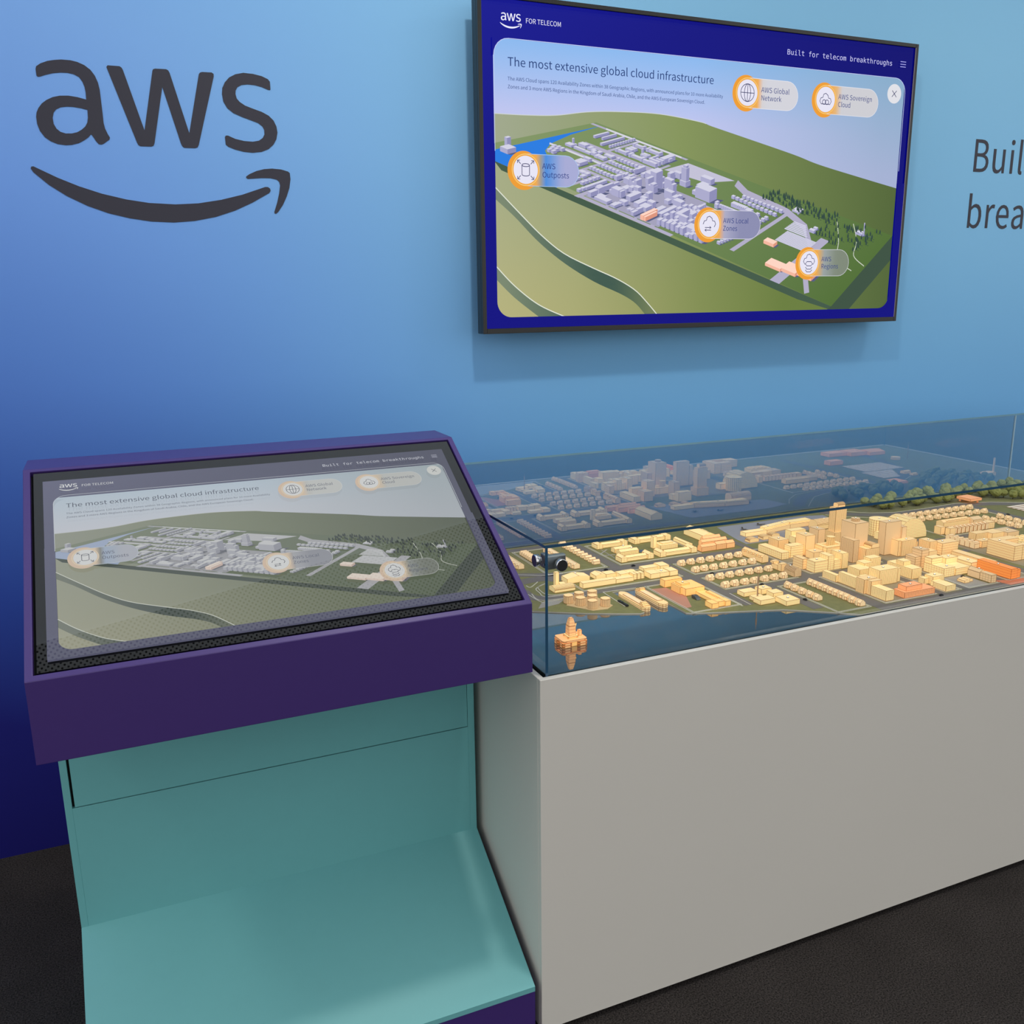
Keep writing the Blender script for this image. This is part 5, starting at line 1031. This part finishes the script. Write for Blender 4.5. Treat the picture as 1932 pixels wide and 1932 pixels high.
# houses
def house_mesh(kind):
    b = MB()
    if kind in (0, 1):
        w, dp, e, r = .0092, .0085, .0080, .0158
        b.extrude([(-dp, 0), (dp, 0), (dp, e), (0, r), (-dp, e)], 'x' if kind == 0 else 'y', -w, w)
        # cross gable
        b.extrude([(-.0040, 0), (.0040, 0), (.0040, e), (0, r * .9), (-.0040, e)], 'y' if kind == 0 else 'x', -.0108, 0)
    elif kind == 2:
        b.extrude([(-.0062, 0), (.0062, 0), (.0062, .008), (0, .0135), (-.0062, .008)], 'x', -.0105, .0105)
    elif kind == 3:
        b.box(-.0078, .0078, -.012, .012, 0, .019); b.box(-.0078, .0, -.0135, -.012, 0, .0165)
        b.extrude([(-.012, .019), (.012, .019), (.0, .0235)], 'x', -.0078, .0)
    else:
        b.extrude([(-.0083, 0), (.0083, 0), (.0083, .014), (.006, .0185), (0, .0205), (-.006, .0185), (-.0083, .014)], 'x', -.0105, .0105)
    return b
HM = {}
for lb, P, k in HOUSE_ROWS:
    for x, y in P:
        loc = (MO.x + x, MO.y + y, MO.z + .0012)
        if k not in HM:
            o = house_mesh(k).build('row_house' if k > 1 else 'house', shell('house', 'p'), None, loc, uv=True); HM[k] = o.data
        else:
            o = link('row_house' if k > 1 else 'house', HM[k], None, loc)
        tag(o, lb, 'model house', lb)
for lb, x0, x1, y0, y1 in LONG_TERRACES:
    b = MB(); add_shape(b, 'gy', -(x1 - x0) / 2, (x1 - x0) / 2, -(y1 - y0) / 2, (y1 - y0) / 2, 0, .016)
    t = thing('house_terrace', lb, 'model house', (MO.x + (x0 + x1) / 2, MO.y + (y0 + y1) / 2, MO.z + .0012))
    b.build('terrace_hall', shell('house', 'p'), t, uv=True)
    for i in range(int((y1 - y0) / .022)):
        yy = -(y1 - y0) / 2 + .012 + .022 * i
        q = MB(); add_shape(q, 'gx', -.0125, 0, yy - .005, yy + .005, 0, .0135); q.build('dormer', shell('house', 'p'), t, uv=True)

# storage tanks
tk = None
for x, y in TANKS:
    if tk is None:
        b = MB(); b.cyl(0, 0, 0, .0185, .0125, 28); tk = [b.build('tank_wall', shell('house', 'p'), None, uv=True).data]
        bpy.data.objects.remove(bpy.data.objects['tank_wall'])
        b = MB(); b.cyl(0, 0, .0185, .0193, .0122, 28, .0118); tk.append(b.build('tank_roof', shell('tan', 'p'), None, uv=True).data)
        bpy.data.objects.remove(bpy.data.objects['tank_roof'])
    t = thing('storage_tank', 'round cream storage tank in the cluster of seven on the model quay', 'model tank', (MO.x + x, MO.y + y, MO.z + .0012), 'storage tanks on the quay')
    link('tank_wall', tk[0], t); link('tank_roof', tk[1], t)

# ships
def ship(label, x, y0, y1, bridge_front):
    L = (MO.x + x, MO.y + (y0 + y1) / 2, MO.z - .0028); t = thing('cargo_ship', label, 'model ship', L)
    hl = (y1 - y0) / 2; w = .0128
    def outline(k): return [(-w * k, -hl * .80), (-w * .6 * k, -hl * .95), (0, -hl), (w * .6 * k, -hl * .95), (w * k, -hl * .80), (w * k, hl * .72), (w * .7 * k, hl * .9), (0, hl), (-w * .7 * k, hl * .9), (-w * k, hl * .72)]
    b = MB(); b.prism(outline(.94), 0, .0048); b.build('hull', shell('house', 'p'), t, uv=True)
    b = MB(); b.prism(outline(1.0), .0048, .0105); b.build('gunwale', shell('tan', 'p'), t, uv=True)
    b = MB(); b.box(-w * .62, w * .62, -hl * .6, hl * .62, .0105, .0125); b.build('deck_cover', shell('house', 'p'), t, uv=True)
    s = -1 if bridge_front else 1
    for i, (a, e, zt) in enumerate(((.64, .86, .0135), (.60, .78, .0160), (.60, .70, .0185))):
        q = sorted((s * hl * a, s * hl * e)); b = MB(); b.box(-w * (.8 - .1 * i), w * (.8 - .1 * i), q[0], q[1], .0105, zt); b.build('bridge', shell('tan', 'p'), t, uv=True)
ship('cream model cargo ship on the left of the dock with its bridge at the near end', .384, .236, .372, True)
ship('cream model cargo ship on the right of the dock beside the peach dockside block', .436, .240, .378, False)

# offshore rig
RL = (MO.x + .122, MO.y + .134, MO.z - .0028)
rig = thing('oil_rig', 'glowing peach model oil rig with a tapered derrick standing in the harbour water', 'model rig', RL)
def rr(w, dpt, r, n=5):
    out = []
    for cx, cy2, a0 in ((w - r, dpt - r, 0), (-w + r, dpt - r, 90), (-w + r, -dpt + r, 180), (w - r, -dpt + r, 270)):
        for i in range(n + 1):
            a = math.radians(a0 + 90 * i / n); out.append((cx + r * math.cos(a), cy2 + r * math.sin(a)))
    return out
for sx, sy in ((-1, -1), (1, -1), (-1, 1), (1, 1)):
    for kz in range(2):
        b = MB(); b.prism([(sx * .0185 + p[0], sy * .0135 + p[1]) for p in rr(.0120, .0095, .005)], .0008 + kz * .0055, .0058 + kz * .0055); b.build('float_ring', shell('peach', 'p'), rig, uv=True)
b = MB(); b.prism(rr(.0240, .0180, .003), 0, .0125); b.build('core', shell('amber', 'p'), rig, uv=True)
b = MB(); b.prism(rr(.0300, .0235, .008), .0125, .0165); b.build('deck', shell('peach', 'p'), rig, uv=True)
b = MB(); b.prism(rr(.0130, .0125, .002), .0190, .0215); b.build('derrick_base', shell('cream', 'p'), rig, uv=True)
for sx, sy in ((-1, -1), (1, -1), (-1, 1), (1, 1)):
    b = MB(); b.box(sx * .011 - .0015, sx * .011 + .0015, sy * .010 - .0015, sy * .010 + .0015, .0165, .0190); b.build('deck_post', shell('amber', 'p'), rig, uv=True)
b = MB()
prv = [(.0088, .0088, .0215), (.0078, .0078, .043), (.0040, .0040, .0600)]
for k in range(2):
    a, e = prv[k], prv[k + 1]; A = [(-1, -1), (1, -1), (1, 1), (-1, 1)]
    for i in range(4):
        p, q = A[i], A[(i + 1) % 4]
        b.face([(p[0] * a[0], p[1] * a[1], a[2]), (q[0] * a[0], q[1] * a[1], a[2]), (q[0] * e[0], q[1] * e[1], e[2]), (p[0] * e[0], p[1] * e[1], e[2])])
b.face([(p[0] * .0040, p[1] * .0040, .0600) for p in A]); b.build('derrick', shell('peach', 'b'), rig, uv=True)
b = MB(); b.box(.018, .0255, -.004, .0045, .0165, .0290); b.build('crane_cab', shell('peach', 'p'), rig, uv=True)
for dx, lean in ((.0105, 0), (.0115, .006)):
    b = MB()
    A = [(-.0012, -.0012), (.0012, -.0012), (.0012, .0012), (-.0012, .0012)]
    for i in range(4):
        p, q = A[i], A[(i + 1) % 4]
        b.face([(dx + p[0], .009 + p[1], .0215), (dx + q[0], .009 + q[1], .0215), (dx + lean + q[0], .009 + q[1], .042), (dx + lean + p[0], .009 + p[1], .042)])
    b.face([(dx + lean + p[0], .009 + p[1], .042) for p in A]); b.build('flare_boom', shell('cream', 'p'), rig, uv=True)

# airport terminal and hangars
TLc = (MO.x + 1.15, MO.y + .71, MO.z + .0012)
tm = thing('airport_terminal', 'long folded cream model airport terminal with a raised second roof', 'model building', TLc)
def poly_part(name, pts, z0, z1, col, st='p', par=tm, off=(1.15, .71)):
    b = MB(); b.prism([(x - off[0], y - off[1]) for x, y in pts], z0, z1); return b.build(name, shell(col, st), par, uv=True)
poly_part('lower_range', [(1.008, .681), (1.09, .681), (1.09, .708), (1.008, .708)], 0, .013, 'cream')
poly_part('lower_range', [(1.09, .681), (1.20, .704), (1.20, .735), (1.09, .708)], 0, .013, 'tan')
poly_part('lower_range', [(1.20, .704), (1.285, .704), (1.297, .722), (1.297, .745), (1.20, .735)], 0, .013, 'tan')
poly_part('upper_range', [(1.085, .689), (1.205, .714), (1.205, .738), (1.085, .710)], .013, .019, 'cream')
poly_part('upper_range', [(1.205, .712), (1.292, .714), (1.292, .742), (1.205, .738)], .013, .018, 'cream')
roof_lamp(tm, 1.11 - 1.15, .703 - .71, .019); roof_lamp(tm, 1.18 - 1.15, .720 - .71, .019)
for lb, x0, x1, y0, y1 in (('small round-roofed cream model hangar nearest the lawn corner', .978, 1.013, .622, .645), ('small round-roofed cream model hangar between the other two', 1.034, 1.068, .630, .654), ('small round-roofed cream model hangar nearest the ribbed tower', 1.075, 1.106, .640, .662)):
    b = MB(); add_shape(b, 'ay', -(x1 - x0) / 2, (x1 - x0) / 2, -(y1 - y0) / 2, (y1 - y0) / 2, 0, .0125)
    t = thing('hangar', lb, 'model building', (MO.x + (x0 + x1) / 2, MO.y + (y0 + y1) / 2, MO.z + .0006)); b.build('hangar_shell', shell('tan', 'p'), t, uv=True)

# aircraft, cars, train, mast, canopy
DARK = plain('model_dark_grey', (46, 48, 52), .5)
PLANEM = plain('model_plane_grey', (120, 116, 112), .5)
def plane(label, x, y, ang):
    t = thing('aircraft', label, 'model aircraft', (MO.x + x, MO.y + y, MO.z + .0006)); t.rotation_euler.z = ang
    b = MB(); b.extrude([(-.0013, .0016), (.0013, .0016), (.0016, .003), (0, .0042), (-.0016, .003)], 'y', -.014, .013); b.face([(-.001, -.014, .002), (.001, -.014, .002), (0, -.017, .003)]); b.build('fuselage', PLANEM, t)
    b = MB()
    for s in (-1, 1): b.prism([(0, -.004), (s * .013, .005), (s * .013, .008), (0, .003)][::s], .0016, .0022)
    b.build('wings', PLANEM, t); b = MB(); b.prism([(-.005, .012), (.005, .012), (.005, .0145), (-.005, .0145)], .004, .0045); b.box(-.0005, .0005, .0085, .0145, .0035, .0080); b.build('tail', PLANEM, t)
plane('tiny dark model aircraft parked nose-on at the terminal end', 1.060, .752, 0.2)
plane('tiny grey model aircraft parked behind the terminal', 1.147, .782, 1.4)
plane('tiny grey model aircraft at the far end of the apron', 1.312, .722, 0.3)
def car(label, x, y, along_x, z=.0006, mat=None):
    t = thing('car', label, 'model car', (MO.x + x, MO.y + y, MO.z + z))
    if not along_x: t.rotation_euler.z = math.pi / 2
    b = MB(); b.box(-.0055, .0055, -.0026, .0026, .0008, .0030); b.build('car_body', mat or DARK, t)
    b = MB(); b.prism([(-.003, -.0022), (.0028, -.0022), (.0028, .0022), (-.003, .0022)], .0030, .0046); b.build('cabin', mat or DARK, t)
    for i, (a, c2) in enumerate(((-.0034, -.0026), (.0034, -.0026), (-.0034, .0026), (.0034, .0026))):
        b = MB(); b.extrude([(a + .0012 * math.cos(k * math.pi / 4), .0012 + .0012 * math.sin(k * math.pi / 4)) for k in range(8)], 'y', c2 - .0003, c2 + .0003); b.build('wheel', DARK, t)
car('black model car on the middle lane between the short house rows', .692, .412, True)
car('black model car on the lane beside the flat offices', .771, .135, False)
car('dark model car on the lowest lane below the short house rows', .752, .278, True)
car('dark model van on the back road behind the workshop', .538, .566, True)
car('dark model lorry on the back road behind the factory', .451, .566, True)
car('dark model car on the front road before the salmon hall', 1.096, .017, True)
car('dark model car parked behind the plaza pavilion', 1.270, .104, False)
car('dark model car on the road beside the striped fields', 1.968, .530, False)
t = thing('freight_train', 'two small dark model wagons on the quay left of the ships', 'model train', (MO.x + .352, MO.y + .302, MO.z + .0002))
for i in (-1, 1):
    b = MB(); b.box(-.003, .003, i * .012 - .010, i * .012 + .010, .001, .005); b.build('wagon', DARK, t)
def mast(label, x, y, hh, z=0.0):
    t = thing('mast', label, 'model mast', (MO.x + x, MO.y + y, MO.z + z))
    b = MB(); b.cyl(0, 0, 0, hh * .55, .0020, 10, .0013); b.build('lower_tube', shell('pale', 'p'), t, uv=True)
    b = MB(); b.cyl(0, 0, hh * .55, hh * .80, .0022, 10, .0020); b.build('pod', shell('pale', 'p'), t, uv=True)
    b = MB(); b.cyl(0, 0, hh * .80, hh, .0010, 8, .0004); b.build('antenna', shell('pale', 'p'), t, uv=True)
mast('slim pale model mast rising from the L-shaped flat office', .668, .189, .062, .0102)
mast('slim pale model mast seen mirrored at the right end of the model', 2.480, .330, .075, .0006)
t = thing('escalator_canopy', 'small curved grey glazed canopy before the dockside block', 'model canopy', (MO.x + .537, MO.y + .262, MO.z + .0008))
b = MB(); b.extrude([(-.014, .0), (.010, .0), (.010, .0075), (.004, .0078), (-.004, .0065), (-.010, .003)], 'x', -.006, .006); b.build('canopy_shell', plain('canopy_grey', (92, 96, 98), .25), t)

# trees
LEAF = plain('model_tree_leaf', (150, 152, 82), .8, var=0.45, vscale=420)
BARK = plain('model_tree_bark', (80, 66, 48), .9)
def crown_mesh(seed):
    rnd = random.Random(seed)
    import bmesh
    bm = bmesh.new(); bmesh.ops.create_icosphere(bm, subdivisions=3, radius=1.0)
    dirs = [Vector((rnd.gauss(0, 1), rnd.gauss(0, 1), rnd.gauss(0, 1))).normalized() for _ in range(40)]
    for v in bm.verts:
        k = max(v.co.normalized().dot(d_) for d_ in dirs)
        v.co *= .72 + .38 * max(0, (k - .80) / .20) + rnd.uniform(-.05, .05)
        v.co.z *= .92
    me = bpy.data.meshes.new('crown'); bm.to_mesh(me); bm.free(); me.materials.append(LEAF); return me
CR = [crown_mesh(i) for i in range(4)]
b = MB(); b.cyl(0, 0, 0, .012, .0016, 7, .0012); _t = b.build('trunk', BARK); TRUNK = _t.data; bpy.data.objects.remove(_t)
rnd = random.Random(11)
TREES = [(1.661,.778),(1.686,.772),(1.744,.770),(1.803,.765),(1.825,.772),(1.855,.782),(1.897,.762),(1.933,.752),(1.961,.762),(1.720,.811),(1.811,.809),(1.705,.848),(1.892,.847),(1.775,.852),(1.64,.84),(1.66,.815),(1.85,.83),(1.93,.82),(1.96,.86),
 (2.154,.782),(2.173,.765),(2.155,.732),(2.180,.720),(2.190,.690),(2.223,.682),(2.247,.718),(2.211,.787),(2.301,.785),(2.303,.749),(2.212,.855),(2.085,.833),(2.314,.840),(2.10,.80),(2.12,.76),(2.03,.80),(2.00,.82),(2.05,.86),(2.13,.85),(2.17,.83),(2.25,.83),(2.26,.76),(2.28,.71),(2.33,.70),(2.36,.75),(2.35,.80),(2.37,.85),(2.40,.80),(2.26,.66),(2.31,.64)]
for i, (x, y) in enumerate(TREES):
    s = rnd.uniform(.0135, .0195)
    t = thing('tree', 'small round green model tree in the wood along the back edge of the model', 'model tree', (MO.x + x, MO.y + y, MO.z), 'trees along the back edge of the model')
    link('trunk', TRUNK, t)
    o = link('crown', CR[i % 4], t, (0, 0, .011 + s * .55)); o.scale = (s, s, s * rnd.uniform(.9, 1.15)); o.rotation_euler.z = rnd.uniform(0, 6.28)
ribbon('lawn_strip', [(1.56, .80), (1.66, .80), (1.80, .80), (1.95, .80), (2.1, .78), (2.25, .74), (2.4, .70)], .125, -.0002, GRASS2, .0004)
